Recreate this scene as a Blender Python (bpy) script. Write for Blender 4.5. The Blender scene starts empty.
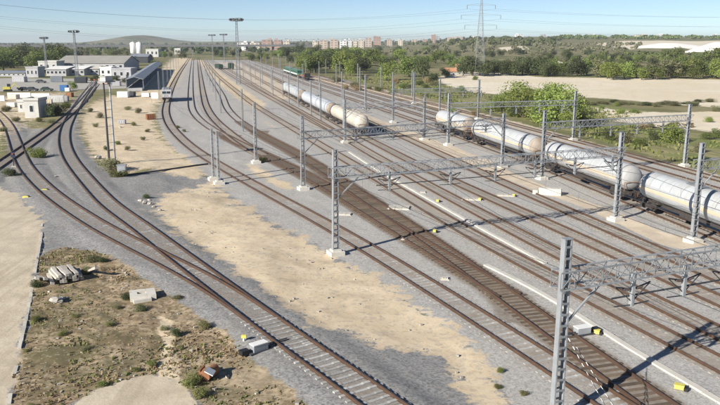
import bpy, math, random
import numpy as np
from mathutils import Vector, Matrix
R = math.radians
SC = bpy.context.scene
COL = SC.collection
random.seed(7)
# ------------------------------------------------------------------ camera
F, CX, CY, H = 740.0, 360.0, 202.5, 18.0       # focal length in px of a 720 px wide picture
PITCH = math.atan(161.5 / F)
cam = bpy.data.cameras.new('camera'); camo = bpy.data.objects.new('camera', cam); COL.objects.link(camo)
cam.sensor_width = 36; cam.lens = 36 * F / 720; cam.clip_start = .5; cam.clip_end = 40000
camo.location = (0, 0, H); camo.rotation_euler = (math.pi / 2 - PITCH, 0, 0)
SC.camera = camo
HAZE = 0.00011
# ------------------------------------------------------------------ sky, sun, exposure
SUN_EL, SHADOW_AZ = R(26.5), R(46.7)           # shadows run toward (sin, cos) of SHADOW_AZ
W = bpy.data.worlds.new('World'); SC.world = W; W.use_nodes = True
nt = W.node_tree; bg = nt.nodes['Background']
sky = nt.nodes.new('ShaderNodeTexSky'); sky.sky_type = 'NISHITA'; sky.sun_disc = False
sky.sun_elevation = SUN_EL
sky.sun_rotation = SHADOW_AZ + math.pi
sky.air_density = .8; sky.dust_density = .0; sky.ozone_density = 2.0; sky.altitude = 3000
nt.links.new(sky.outputs[0], bg.inputs[0]); bg.inputs[1].default_value = .062
sl = bpy.data.lights.new('sun', 'SUN'); so = bpy.data.objects.new('sun', sl); COL.objects.link(so)
sl.energy = 4.6; sl.angle = R(.5); sl.color = (1, .94, .84)
ce = math.cos(SUN_EL)
ray = Vector((math.sin(SHADOW_AZ) * ce, math.cos(SHADOW_AZ) * ce, -math.sin(SUN_EL)))
so.rotation_euler = ray.to_track_quat('-Z', 'Y').to_euler()
so.location = (-30, -30, 60)
SC.view_settings.view_transform = 'Standard'; SC.view_settings.look = 'None'
SC.view_settings.exposure = .8; SC.view_settings.gamma = 1
SC.view_settings.use_curve_mapping = False
SC.cycles.max_bounces = 5; SC.cycles.diffuse_bounces = 2; SC.cycles.glossy_bounces = 2
SC.cycles.transparent_max_bounces = 8; SC.cycles.volume_bounces = 0

# ------------------------------------------------------------------ helpers
def ss(a, b, x):
    t = np.clip((np.asarray(x, float) - a) / (b - a), 0, 1); return t * t * (3 - 2 * t)
CP, SP = math.cos(PITCH), math.sin(PITCH)
def pray(u, v):
    a, b = (u - CX) / F, -(v - CY) / F
    return np.array([a, CP + b * SP, -SP + b * CP])
def flat(u, v, z=0.):
    d = pray(u, v); t = (H - z) / -d[2]; return np.array([d[0] * t, d[1] * t, z])
def vnoise(x, y, s, seed=0):
    x = np.asarray(x) * s; y = np.asarray(y) * s
    xi, yi = np.floor(x).astype(np.int64), np.floor(y).astype(np.int64); fx, fy = x - xi, y - yi
    fx = fx * fx * (3 - 2 * fx); fy = fy * fy * (3 - 2 * fy)
    def h(a, b):
        n = (a * 374761393 + b * 668265263 + seed * 982451653) & 0x7fffffff
        n = ((n ^ (n >> 13)) * 1274126177) & 0x7fffffff
        return ((n ^ (n >> 16)) & 0xffff) / 65535.0
    return (h(xi, yi) * (1 - fx) + h(xi + 1, yi) * fx) * (1 - fy) + (h(xi, yi + 1) * (1 - fx) + h(xi + 1, yi + 1) * fx) * fy

def spline(pts, step=1.0, smooth=9):
    """px-derived sparse points -> evenly resampled smoothed 2-D polyline"""
    P = np.array([p[:2] for p in pts], float)
    if P[0, 1] > P[-1, 1]: P = P[::-1]
    Q = np.vstack([2 * P[0] - P[1], P, 2 * P[-1] - P[-2]]); out = []
    for i in range(1, len(Q) - 2):
        p0, p1, p2, p3 = Q[i - 1:i + 3]
        n = max(2, int(np.linalg.norm(p2 - p1) / step))
        t = np.linspace(0, 1, n, endpoint=False)[:, None]
        t01 = max(np.linalg.norm(p1 - p0), .1) ** .5; t12 = max(np.linalg.norm(p2 - p1), .1) ** .5; t23 = max(np.linalg.norm(p3 - p2), .1) ** .5
        m1 = t12 * ((p1 - p0) / t01 - (p2 - p0) / (t01 + t12) + (p2 - p1) / t12)
        m2 = t12 * ((p2 - p1) / t12 - (p3 - p1) / (t12 + t23) + (p3 - p2) / t23)
        out.append((2 * t**3 - 3 * t**2 + 1) * p1 + (t**3 - 2 * t**2 + t) * m1 + (-2 * t**3 + 3 * t**2) * p2 + (t**3 - t**2) * m2)
    out.append(P[-1:]); C = np.vstack(out)
    d = np.r_[0, np.cumsum(np.linalg.norm(np.diff(C, axis=0), axis=1))]
    s = np.arange(0, d[-1], step); C = np.c_[np.interp(s, d, C[:, 0]), np.interp(s, d, C[:, 1])]
    for k in range(3):
        n = smooth; pad = np.vstack([2 * C[0] - C[1:n + 1][::-1], C, 2 * C[-1] - C[-n - 1:-1][::-1]])
        cs = np.cumsum(np.vstack([[0, 0], pad]), axis=0); C = (cs[2 * n + 1:] - cs[:-2 * n - 1]) / (2 * n + 1)
    return C
def normals(C):
    t = np.gradient(C, axis=0); t /= np.linalg.norm(t, axis=1)[:, None]
    return np.c_[t[:, 1], -t[:, 0]], t            # n points to the right of travel
def offset(C, d): return C + normals(C)[0] * d
def pl_dist(x, y, C):
    """distance of points to a polyline sampled densely"""
    out = np.full(x.shape, 1e9)
    for i in range(0, len(x), 20000):
        dx = x[i:i + 20000, None] - C[None, :, 0]; dy = y[i:i + 20000, None] - C[None, :, 1]
        out[i:i + 20000] = np.sqrt((dx * dx + dy * dy).min(1))
    return out

# ------------------------------------------------------------------ track centre lines (picture points laid on the ground)
def px(pts, z=0): return [flat(u, v, z) for u, v in pts]
LT = {}
LT['T3'] = spline(px([(760,500),(640,423),(556,369),(519,345),(473,315),(448,298),(401.5,270),(380,257),(350,237.8),(297,209),(258,188),(216,164),(192,149),(180,138),(170,126.7),(165,113),(166.8,102),(170.5,90),(178,75),(186,63),(190,57)]))
EL, BED = .35, .17
def lift(x, y):
    c = LT['T3']; x3 = np.interp(y, c[:, 1], c[:, 0])
    return EL * ss(3.5, 11, (x3 - x) * .9) * (1 - ss(95, 180, y))
def px_lift(pts, extra=0):
    out = []
    for u, v in pts:
        z = 0.
        for k in range(20):
            p = flat(u, v, z); z = .5 * z + .5 * (float(lift(p[0], p[1])) + extra)
        out.append(p)
    return out
LT['T1'] = spline(px_lift([(470,470),(369,396),(345,379),(311,356),(281,334),(244,307),(208,283),(180,269),(156,256.5),(131,244),(105,231),(69,208),(56,199),(40,185),(25,168),(18,153),(13,138),(8,126),(0,116),(-14,106),(-40,97)], BED), smooth=4)
LT['T2'] = spline(px_lift([(311,356),(281,334),(248,310),(234,299),(198,272),(166,248),(134,223),(110,207),(95,191),(82,176),(70,160),(64,144),(65,129),(70,118),(79,102),(87,91),(94,82)], BED), smooth=4)
LT['T0'] = spline(px_lift([(-60,205),(-20,178),(0,164.5),(30,144),(55,126),(72,111.5),(83,100),(91,90),(99,80)], BED), smooth=5)
LT['T4'] = spline(px([(510,297),(483,279.5),(445,259),(410,238.5),(369,212.5),(331,189),(300,172),(262,154),(240,144),(220,134),(203,123.5),(192.5,112),(190.5,100),(190.5,85),(191.5,70),(193,58)]))
LT['T4c'] = spline(px([(262,155),(240,142),(227,131.5),(214,120),(206,107),(203,95),(200,75),(198,58)]))
LT['TB'] = spline(px([(760,478),(650,404),(600,369.5),(557,333),(537.5,319),(483,280),(427,239),(376,206.5),(340,181.5),(309,161),(287,148),(270,140),(254,131),(238,120.5),(227,109),(222,96),(211,78),(202,60)]))
LT['T6'] = spline(px([(860,439),(737,373),(669,340),(624,316),(593,300),(572,288),(500,252),(460,230),(449,222),(416,202),(385,183),(340,157),(310,139),(280,121),(257,107),(236,91),(216,74),(205,60)]))
LT['T7'] = spline(px([(880,413),(760,354),(689,319),(636,294),(569,261),(510,230),(470,208),(430,187),(385,162),(364,150),(335,132),(300,111.5),(266,92),(236,74),(211,60)]))
LT['T8'] = spline(px([(800,338),(706,296),(638,265.5),(589,243),(547.5,224),(490,198),(421,167),(377,144),(350,130.5),(320,114),(290,97),(262,81),(236,66),(223,58)]))
LT['T9'] = spline(px([(820,324),(732,285),(671,257.5),(609,230),(582,217.5),(548,203),(487,176),(450,158.5),(410,140.5),(375,125),(340,109.5),(300,91.5),(270,77),(242,63),(232,57)]))
LT['T10'] = spline(px([(900,313),(728,241.5),(674,220),(612,195),(548,169.5),(487,147),(440,130),(395,114),(350,99),(310,85.5),(275,72.5),(250,62.5),(240,57.5)]))
LT['T6b'] = spline(px([(345,138),(318,124),(287,107),(257,90.5),(227,73),(208,60)]))
LT['T8b'] = spline(px([(395,134),(352,115),(315,97.5),(282,81.5),(252,66.5),(234,57)]))
for i, o in enumerate((5, 9.6, 14.2, 18.8)): LT['T%d' % (11 + i)] = offset(LT['T10'], o)

# ------------------------------------------------------------------ terrain height
def relief(x, y):
    """large forms only"""
    x = np.asarray(x, float); y = np.asarray(y, float); a = x / np.maximum(y, 1)
    z = lift(x, y)
    z = z + 30 * ss(750, 2600, y) * ss(.02, .2, a) + 14 * ss(2000, 5200, y) * ss(-.55, .0, a)
    z = z + 30 * np.exp(-((x + 1330) / 120) ** 2 - ((y - 4600) / 600) ** 2) + 13 * np.exp(-((x + 1350) / 230) ** 4 - ((y - 4600) / 600) ** 2) + 4 * np.exp(-((x + 900) / 1500) ** 2 - ((y - 4700) / 700) ** 2)
    z = z - 1.2 * ss(27, 34, lat10(x, y)) * ss(20, 60, y) * (1 - ss(300, 500, y))
    return z
def lat10(x, y):
    c = LT['T10']; return (x - np.interp(y, c[:, 1], c[:, 0])) * .92
def hit(u, v, extra=0):
    """where the line of sight through a picture point meets the ground"""
    d = pray(u, v); t = 15.; o = np.array([0, 0, H]); last = t
    while t < 12000:
        p = o + d * t
        if p[2] <= float(relief(p[0], p[1])) + extra:
            lo, hi = last, t
            for k in range(24):
                m = (lo + hi) / 2; p = o + d * m
                if p[2] <= float(relief(p[0], p[1])) + extra: hi = m
                else: lo = m
            return o + d * hi
        last = t; t *= 1.03
    return o + d * 9000
def hits(pts): return np.array([hit(u, v)[:2] for u, v in pts])
def gz(x, y): return float(relief(x, y))

# ------------------------------------------------------------------ materials
MATS = {}
def nd(t, typ, **kw):
    n = t.nodes.new(typ)
    for k, v in kw.items(): setattr(n, k, v)
    return n
def mixc(t, fac, a, b, blend='MIX'):
    m = t.nodes.new('ShaderNodeMix'); m.data_type = 'RGBA'; m.blend_type = blend
    for s, v in ((m.inputs[0], fac), (m.inputs[6], a), (m.inputs[7], b)):
        if isinstance(v, bpy.types.NodeSocket): t.links.new(v, s)
        elif isinstance(v, (int, float)): s.default_value = v
        else: s.default_value = (*v, 1)
    return m.outputs[2]
def noise(t, vec, scale, detail=4, rough=.6):
    n = t.nodes.new('ShaderNodeTexNoise'); n.inputs['Scale'].default_value = scale; n.inputs['Detail'].default_value = detail
    n.inputs['Roughness'].default_value = rough
    if vec is not None: t.links.new(vec, n.inputs['Vector'])
    return n.outputs[0]
def mrange(t, val, a, b, c=0., d=1., smooth=True):
    m = t.nodes.new('ShaderNodeMapRange'); m.interpolation_type = 'SMOOTHSTEP' if smooth else 'LINEAR'
    t.links.new(val, m.inputs[0])
    for i, v in enumerate((a, b, c, d)): m.inputs[i + 1].default_value = v
    return m.outputs[0]
def mat(name, col, col2=None, scale=3., rough=.8, metal=0., bump=0., world=False, vary=0., spec=.4, streak=None):
    if name in MATS: return MATS[name]
    m = bpy.data.materials.new(name); m.use_nodes = True; t = m.node_tree; b = t.nodes['Principled BSDF']
    b.inputs['Roughness'].default_value = rough; b.inputs['Metallic'].default_value = metal; b.inputs['Specular IOR Level'].default_value = spec
    col2 = col2 or tuple(c * .7 for c in col)
    if world: vec = nd(t, 'ShaderNodeNewGeometry').outputs['Position']
    else: vec = nd(t, 'ShaderNodeTexCoord').outputs['Object']
    n1 = noise(t, vec, scale, 6, .65)
    c = mixc(t, mrange(t, n1, .35, .68), col, col2)
    if streak:
        mp = nd(t, 'ShaderNodeMapping'); mp.inputs['Scale'].default_value = (2.6, .5, .16); t.links.new(vec, mp.inputs[0])
        ns = nd(t, 'ShaderNodeMath', operation='MULTIPLY'); t.links.new(mrange(t, noise(t, mp.outputs[0], 1.0, 6, .7), .48, .72), ns.inputs[0]); ns.inputs[1].default_value = .75; c = mixc(t, ns.outputs[0], c, streak)
    n2 = noise(t, vec, scale * 9, 3, .6)
    c = mixc(t, .35, c, mixc(t, n2, tuple(x * .75 for x in col), tuple(min(1, x * 1.2) for x in col)))
    if vary:
        oi = nd(t, 'ShaderNodeObjectInfo'); hv = nd(t, 'ShaderNodeHueSaturation')
        t.links.new(mrange(t, oi.outputs['Random'], 0, 1, 1 - vary, 1 + vary, False), hv.inputs['Value']); t.links.new(c, hv.inputs['Color']); c = hv.outputs[0]
    t.links.new(c, b.inputs['Base Color'])
    if bump:
        bn = nd(t, 'ShaderNodeBump'); bn.inputs['Strength'].default_value = bump; bn.inputs['Distance'].default_value = .05
        t.links.new(n2, bn.inputs['Height']); t.links.new(bn.outputs[0], b.inputs['Normal'])
    MATS[name] = m; return m
def leafmat(name, c1, c2, c3, translucent=.25):
    m = bpy.data.materials.new(name); m.use_nodes = True; t = m.node_tree; b = t.nodes['Principled BSDF']
    b.inputs['Roughness'].default_value = .7; b.inputs['Specular IOR Level'].default_value = .2
    g = nd(t, 'ShaderNodeNewGeometry'); oi = nd(t, 'ShaderNodeObjectInfo')
    c = mixc(t, mrange(t, noise(t, g.outputs['Position'], .35, 3), .35, .65), c1, c2)
    c = mixc(t, mrange(t, noise(t, g.outputs['Position'], 2.2, 3), .45, .75), c, c3)
    hv = nd(t, 'ShaderNodeHueSaturation'); t.links.new(c, hv.inputs['Color'])
    t.links.new(mrange(t, oi.outputs['Random'], 0, 1, .7, 1.3, False), hv.inputs['Value'])
    t.links.new(mrange(t, oi.outputs['Random'], 0, 1, .485, .51, False), hv.inputs['Hue'])
    t.links.new(hv.outputs[0], b.inputs['Base Color'])
    tr = nd(t, 'ShaderNodeBsdfTranslucent'); t.links.new(hv.outputs[0], tr.inputs[0])
    ms = nd(t, 'ShaderNodeMixShader'); ms.inputs[0].default_value = translucent
    t.links.new(b.outputs[0], ms.inputs[1]); t.links.new(tr.outputs[0], ms.inputs[2]); t.links.new(ms.outputs[0], t.nodes['Material Output'].inputs[0])
    MATS[name] = m; return m
mat('rail_steel', (.125, .075, .05), (.075, .05, .038), 1.2, .55, .25, world=True)
mat('rail_head', (.17, .11, .075), (.12, .08, .06), 1.2, .5, .3, world=True)
mat('concrete_sleeper', (.40, .395, .38), (.31, .30, .28), 1.5, .9, bump=.3, world=True, vary=.2)
mat('dusty_sleeper', (.36, .33, .29), (.30, .27, .23), 1.5, .9, bump=.3, world=True, vary=.15)
mat('wood_sleeper', (.165, .125, .09), (.105, .08, .06), 2.5, .9, bump=.4, world=True, vary=.3)
mat('galvanised', (.36, .38, .40), (.27, .285, .30), 1.2, .55, .3, vary=.14, streak=(.24, .21, .18))
mat('galvanised_dull', (.28, .30, .32), (.20, .215, .23), 1.5, .6, .3, vary=.12, streak=(.18, .15, .13))
mat('dark_steel', (.07, .075, .085), (.04, .04, .045), 2., .6, .3)
mat('concrete', (.55, .52, .46), (.43, .40, .35), 1.2, .9, bump=.3, world=True)
mat('pale_concrete', (.62, .59, .53), (.50, .47, .41), .9, .9, bump=.2, world=True)
mat('white_paint', (.78, .78, .76), (.62, .61, .58), .8, .55, vary=.05)
mat('tank_white', (.44, .465, .485), (.35, .355, .35), .5, .68, streak=(.30, .255, .21))
mat('tank_dirty', (.34, .29, .24), (.20, .15, .11), .9, .8)
mat('tank_blue_white', (.50, .53, .57), (.41, .43, .46), .5, .5, streak=(.32, .30, .28))
mat('tank_cream', (.58, .54, .47), (.43, .385, .32), .5, .55, streak=(.26, .21, .16))
mat('tank_grey', (.41, .415, .42), (.32, .315, .305), .5, .55, streak=(.22, .18, .14))
mat('orange_stripe', (.60, .49, .36), (.52, .44, .35), .6, .6)
mat('tank_letter', (.25, .42, .60), (.30, .45, .60), 1, .6)
mat('band_blue', (.05, .065, .11), (.03, .035, .05), 1, .6)
mat('underframe', (.06, .05, .045), (.035, .03, .028), 1.5, .8)
mat('rust', (.30, .14, .07), (.18, .08, .045), 2.5, .85, vary=.1)
mat('yellow_paint', (.66, .58, .12), (.5, .44, .14), 3, .7)
mat('grey_roof', (.33, .32, .29), (.26, .25, .23), .15, .8, world=True)
mat('blue_grey_roof', (.25, .275, .31), (.19, .21, .24), .2, .55, world=True)
mat('dark_cladding', (.045, .05, .06), (.03, .035, .04), .3, .6)
mat('wall_grey', (.42, .42, .43), (.33, .33, .35), .2, .85, world=True)
mat('viaduct_grey', (.20, .20, .21), (.15, .15, .16), .05, .9, world=True)
mat('wall_white', (.76, .76, .74), (.64, .63, .60), .2, .8, world=True)
mat('wall_pale', (.52, .52, .50), (.40, .39, .37), .25, .85, world=True)
mat('wall_cream', (.66, .58, .46), (.55, .48, .38), .1, .85, world=True)
mat('brick_red', (.40, .26, .20), (.34, .23, .18), .1, .9, world=True)
mat('brick_tan', (.50, .39, .31), (.43, .34, .27), .1, .9, world=True)
mat('terracotta', (.50, .25, .14), (.38, .19, .11), .8, .9)
mat('glass_dark', (.03, .04, .05), (.02, .025, .03), 1, .15, spec=.7)
mat('far_window', (.22, .22, .23), (.18, .18, .19), 1, .5)
mat('blue_tarp', (.05, .17, .42), (.03, .11, .30), 1.2, .5)
mat('red_paint', (.5, .10, .06), (.35, .08, .05), 2, .6)
mat('green_paint', (.05, .16, .10), (.06, .13, .09), 1, .6)
mat('dark_green', (.03, .06, .04), (.02, .035, .025), 1, .7)
mat('black_paint', (.02, .02, .022), (.03, .03, .03), 1, .5)
mat('rubber', (.02, .02, .02), (.03, .03, .03), 3, .9)
mat('bark', (.13, .10, .075), (.08, .06, .045), 3, .95, bump=.5)
mat('insulator', (.12, .09, .08), (.08, .06, .055), 4, .3)
mat('wire', (.11, .115, .12), (.08, .085, .09), 1, .5, .4)
mat('dark_wire', (.05, .05, .055), (.04, .04, .045), 1, .6, .3)
mat('stone', (.48, .45, .40), (.36, .33, .29), 3, .95, bump=.5, vary=.2)
leafmat('leaf_bright', (.27, .33, .085), (.21, .275, .07), (.35, .375, .14), .4)
leafmat('leaf_mid', (.19, .24, .075), (.15, .195, .06), (.27, .29, .115), .4)
leafmat('leaf_dark', (.12, .15, .065), (.095, .12, .055), (.175, .185, .095), .4)
leafmat('leaf_olive', (.23, .225, .12), (.175, .18, .095), (.29, .27, .165), .35)
leafmat('leaf_dry', (.40, .31, .18), (.30, .235, .135), (.45, .37, .23), .3)
leafmat('leaf_weed', (.15, .185, .055), (.21, .20, .085), (.28, .25, .13), .3)

# ------------------------------------------------------------------ mesh builder
class MB:
    def __init__(s): s.v = []; s.f = []; s.m = []; s.sm = []
    def add(s, vs, fs, mi=0, smooth=False):
        o = len(s.v); s.v += [tuple(p) for p in vs]; s.f += [tuple(i + o for i in f) for f in fs]; s.m += [mi] * len(fs); s.sm += [smooth] * len(fs); return s
    def box(s, c, size, rz=0., mi=0, M=None):
        x, y, z = [k / 2 for k in size]; ca, sa = math.cos(rz), math.sin(rz); vs = []
        for dz in (-z, z):
            for dx, dy in ((-x, -y), (x, -y), (x, y), (-x, y)):
                p = Vector((dx, dy, dz))
                if M is not None: p = M @ p
                vs.append((c[0] + ca * p.x - sa * p.y, c[1] + sa * p.x + ca * p.y, c[2] + p.z))
        return s.add(vs, [(3, 2, 1, 0), (4, 5, 6, 7), (0, 1, 5, 4), (1, 2, 6, 5), (2, 3, 7, 6), (3, 0, 4, 7)], mi)
    def bar(s, a, b, w, h=None, mi=0):
        a, b = Vector(a), Vector(b); d = b - a
        if d.length < 1e-6: return s
        h = h or w; q = d.to_track_quat('Y', 'Z'); X = q @ Vector((1, 0, 0)) * w / 2; Z = q @ Vector((0, 0, 1)) * h / 2; vs = []
        for p in (a, b):
            for sx, sz in ((-1, -1), (1, -1), (1, 1), (-1, 1)): vs.append(p + X * sx + Z * sz)
        return s.add(vs, [(0, 1, 2, 3), (7, 6, 5, 4), (1, 0, 4, 5), (2, 1, 5, 6), (3, 2, 6, 7), (0, 3, 7, 4)], mi)
    def tube(s, pts, r, n=8, mi=0, cap=True, smooth=True):
        pts = [Vector(p) for p in pts]; rs = r if isinstance(r, (list, tuple)) else [r] * len(pts); vs = []; fs = []
        for i, p in enumerate(pts):
            d = (pts[min(i + 1, len(pts) - 1)] - pts[max(i - 1, 0)]); q = d.to_track_quat('Z', 'Y')
            for k in range(n):
                a = 2 * math.pi * k / n; vs.append(p + q @ Vector((math.cos(a) * rs[i], math.sin(a) * rs[i], 0)))
        for i in range(len(pts) - 1):
            for k in range(n):
                a, b = i * n + k, i * n + (k + 1) % n; fs.append((a, b, b + n, a + n))
        s.add(vs, fs, mi, smooth)
        if cap: s.add(vs[:n], [tuple(range(n))[::-1]], mi); s.add(vs[-n:], [tuple(range(n))], mi)
        return s
    def prism(s, poly, y0, y1, mi=0):
        """polygon in x,z swept along y"""
        n = len(poly); vs = [(x, y0, z) for x, z in poly] + [(x, y1, z) for x, z in poly]
        return s.add(vs, [tuple(range(n)), tuple(range(2 * n - 1, n - 1, -1))] + [((k + 1) % n, k, k + n, (k + 1) % n + n) for k in range(n)], mi)
    def mesh(s, name, mats):
        me = bpy.data.meshes.new(name); me.from_pydata(s.v, [], s.f)
        for m in (mats if isinstance(mats, (list, tuple)) else [mats]): me.materials.append(MATS[m])
        me.polygons.foreach_set('material_index', s.m); me.polygons.foreach_set('use_smooth', s.sm); me.update(); return me
    def build(s, name, mats, parent=None): return link(name, s.mesh(name, mats), parent)
def link(name, me, parent=None):
    o = bpy.data.objects.new(name, me); COL.objects.link(o)
    if parent: o.parent = parent
    return o
def tag(o, label=None, cat=None, group=None, kind=None):
    for k, v in (('label', label), ('category', cat), ('group', group), ('kind', kind)):
        if v: o[k] = v
    return o
def thing(name, loc, label, cat, group=None, rz=0.):
    o = bpy.data.objects.new(name, None); COL.objects.link(o); o.location = loc; o.rotation_euler = (0, 0, rz); o.empty_display_size = .3
    return tag(o, label, cat, group)
def copy_tree(o, parent=None):
    c = o.copy(); COL.objects.link(c); c.parent = parent
    for ch in o.children: copy_tree(ch, c)
    return c

# ------------------------------------------------------------------ ground sheet
th = np.radians(np.r_[np.linspace(-180, -70, 12, endpoint=False), np.linspace(-70, -32, 40, endpoint=False), np.linspace(-32, 32, 600, endpoint=False), np.linspace(32, 70, 40, endpoint=False), np.linspace(70, 180, 13)])
vv = np.r_[np.arange(441, 60, -.65), np.arange(60, 45, -.3)]
rr = np.r_[2, 8, 14, 19, 24, 28, 31, F * H / (vv - 41), np.linspace(3400, 8000, 50)]
NT, NR = len(th), len(rr)
TH, RR = np.meshgrid(th, rr); X = (RR * np.sin(TH)).ravel(); Y = (RR * np.cos(TH)).ravel(); RAD = RR.ravel()
def poly_mask(pts, w=.6, lifted=False, flatz=False):
    P = hits(pts) if not isinstance(pts, np.ndarray) else pts
    out = np.zeros(len(X)); m = 40
    sel = np.where((X > P[:, 0].min() - m) & (X < P[:, 0].max() + m) & (Y > P[:, 1].min() - m) & (Y < P[:, 1].max() + m))[0]
    x, y = X[sel], Y[sel]; d2 = np.full(len(sel), 1e18); ins = np.zeros(len(sel), bool)
    for i in range(len(P)):
        ax, ay = P[i]; bx, by = P[(i + 1) % len(P)]; ex, ey = bx - ax, by - ay
        t = np.clip(((x - ax) * ex + (y - ay) * ey) / max(ex * ex + ey * ey, 1e-9), 0, 1)
        d2 = np.minimum(d2, (x - ax - t * ex) ** 2 + (y - ay - t * ey) ** 2)
        if abs(ey) > 1e-9: ins ^= ((ay > y) != (by > y)) & (x < ex * (y - ay) / ey + ax)
    sd = np.sqrt(d2) * np.where(ins, 1, -1); ww = w * np.maximum(RAD[sel] / 60, .6)
    out[sel] = np.clip(.5 + sd / (2 * ww), 0, 1); return out
def union(*a): return np.maximum.reduce(a)
def line_mask(names, r0, r1, ymax=700, brute=False):
    out = np.zeros(len(X)); sel = np.where((Y > 20) & (Y < ymax) & (np.abs(X) < Y * .75 + 15))[0]
    for n in names:
        C = LT[n] if isinstance(n, str) else n
        s2 = sel[(Y[sel] > C[:, 1].min() - 5) & (Y[sel] < C[:, 1].max() + 5)]
        if not brute:
            sl_ = np.gradient(C[:, 0]) / np.maximum(np.gradient(C[:, 1]), 1e-3)
            d = np.abs(X[s2] - np.interp(Y[s2], C[:, 1], C[:, 0])) / np.sqrt(1 + np.interp(Y[s2], C[:, 1], sl_) ** 2)
        else:
            s2 = s2[(X[s2] > C[:, 0].min() - 6) & (X[s2] < C[:, 0].max() + 6)]; d = pl_dist(X[s2], Y[s2], C[::2])
        out[s2] = np.maximum(out[s2], 1 - ss(r0, r1, d))
    return out
YARD = [(180,61),(195,60),(250,60),(300,74),(345,80),(400,100),(440,112),(500,118),(560,137),(640,156),(690,168),(760,185),(1300,300),(1300,700),(600,700),(512,405),(494,380),(465,345),(395,295),(345,262),(270,222),(222,190),(208,178),(186,162),(165,142),(156,118),(159,105),(170,92),(176,75)]
GREY = [(2,125),(10,160),(20,187),(45,218),(55,250),(95,250),(130,268),(225,335),(262,372),(310,412),(380,480),(560,480),(470,400),(453,383),(449,362),(437,350),(410,349),(380,349),(330,333),(280,303),(227,268),(180,238),(162,213),(185,190),(205,183),(190,172),(160,168),(120,178),(97,162),(82,137),(78,115),(90,96),(80,92),(62,118),(50,130),(30,128),(12,116)]
SAND = [(152,203),(172,193),(197,187),(212,181),(222,192),(245,207),(270,224),(300,238),(330,254),(345,264),(370,272),(395,288),(415,305),(440,319),(463,338),(487,362),(494,382),(512,405),(530,425),(490,425),(470,396),(455,384),(452,366),(442,354),(410,350),(380,349),(360,338),(330,333),(313,326),(280,303),(260,292),(239,275),(203,250),(179,236),(160,214)]
SAND2 = [(80,118),(88,105),(110,95),(135,97),(160,85),(170,70),(183,61),(188,61),(182,75),(172,92),(158,105),(155,118),(162,137),(178,152),(195,163),(206,176),(196,180),(170,174),(152,168),(130,172),(115,172),(100,165),(88,150),(80,135)]
SAND3 = [(197,60),(203,60),(220,72),(240,86),(266,104),(262,112),(236,98),(214,80)]
DIRT = [(-60,100),(40,92),(95,90),(85,102),(66,112),(45,128),(20,138),(0,160),(-60,200)]
ROAD = [(-80,187),(0,187),(12,190),(24,203),(42,222),(42,235),(38,255),(34,280),(25,325),(17,360),(8,410),(0,450),(-80,450)]
SLAB = [(60,412),(95,390),(130,378),(150,374.5),(178,380),(190,393),(215,425),(60,470)]
SCRUB = [(38,258),(60,247),(95,250),(112,258),(130,268),(160,290),(190,310),(225,335),(250,360),(290,388),(330,430),(215,430),(190,393),(178,380),(150,374),(100,388),(60,412),(8,412),(25,330),(34,280)]
PATH = [(158,316),(172,320),(174,345),(182,380),(156,378),(162,345)]
STRIP = [(290,86),(349,108),(400,127),(451,146),(489,160),(515,174),(560,191),(610,209.5),(660,231),(700,240),(712,247),(690,251),(660,244),(629,229),(585,208),(540,192),(505,179),(470,165),(430,148),(385,131),(340,115),(285,90)]
STRIP2 = [(300,73),(330,79),(380,88),(430,101),(500,117),(570,136),(640,155),(690,168),(760,186),(760,192),(690,174),(640,161),(570,143),(500,124),(430,108),(380,95),(330,85),(300,77)]
FIELD = [(436,78),(455,73),(480,71.5),(540,77),(720,79.5),(900,82),(900,112),(720,108),(600,98),(580,97),(520,96),(470,92),(445,85)]
FIELD2 = [(585,106),(650,112),(720,111),(900,114),(900,140),(720,133),(660,128),(610,121)]
GRASS = [(330,77),(400,77),(445,86),(500,97),(580,101),(650,112),(610,122),(660,130),(720,135),(900,145),(900,200),(720,176),(640,152),(570,132),(500,114),(430,98),(380,86)]
CONC = [(-60,78),(130,79),(133,88),(60,91),(-60,92)]
QUARRY = [(592,44),(625,40.5),(660,40.5),(700,41),(760,40),(760,54),(700,52),(685,48),(655,47.5),(630,49.5)]
QUARRY2 = [(497,47.5),(525,46),(530,49.5),(505,51)]
QUARRY3 = [(690,63),(712,62),(712,67),(692,67)]
DUSTY = [(205,62),(250,62),(300,82),(330,100),(350,112),(320,112),(290,100),(262,104),(240,86)]
m_yard = poly_mask(YARD, 1.2); m_grey = union(poly_mask(GREY, 1.0), poly_mask([(-200,150),(20,160),(60,200),(120,185),(160,168),(215,178),(345,258),(500,365),(600,500),(-200,500)], 1.))
m_sand = union(poly_mask(SAND, 2.8), poly_mask(SAND2, 1.5) * .92, poly_mask([(128,98),(140,90),(160,70),(174,58),(194,58),(184,66),(170,90)], 1.), poly_mask(SAND3, .7), .8 * poly_mask([(243,162),(256,164),(275,176),(290,183),(302,189),(288,191),(268,183),(248,171)], .8), poly_mask(PATH, .8), .6 * poly_mask(DIRT, 3))
m_scrub = poly_mask(SCRUB, 1.2); m_road = union(poly_mask(ROAD, 1.3), poly_mask(SLAB, .6))
m_field = union(poly_mask(FIELD, 1.2), poly_mask(FIELD2, 1.5) * .8, poly_mask(QUARRY, .6), poly_mask(QUARRY2, .4), poly_mask(QUARRY3, .5)); m_grass = poly_mask(GRASS, 2.)
m_strip = union(poly_mask(STRIP, .6), poly_mask(STRIP2, .9) * .85, .68 * poly_mask(DUSTY, 2.5), .55 * poly_mask([(180,66),(200,62),(214,80),(236,98),(262,112),(300,128),(262,132),(232,118),(205,96),(180,110),(176,92)], 2.5)); m_conc = poly_mask(CONC, .5)
tb = LT['TB']; t4 = LT['T4']; t4c = LT['T4c']
stain_curves = [tb[(tb[:, 1] < 148)], t4[(t4[:, 1] < 140)]]
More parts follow.
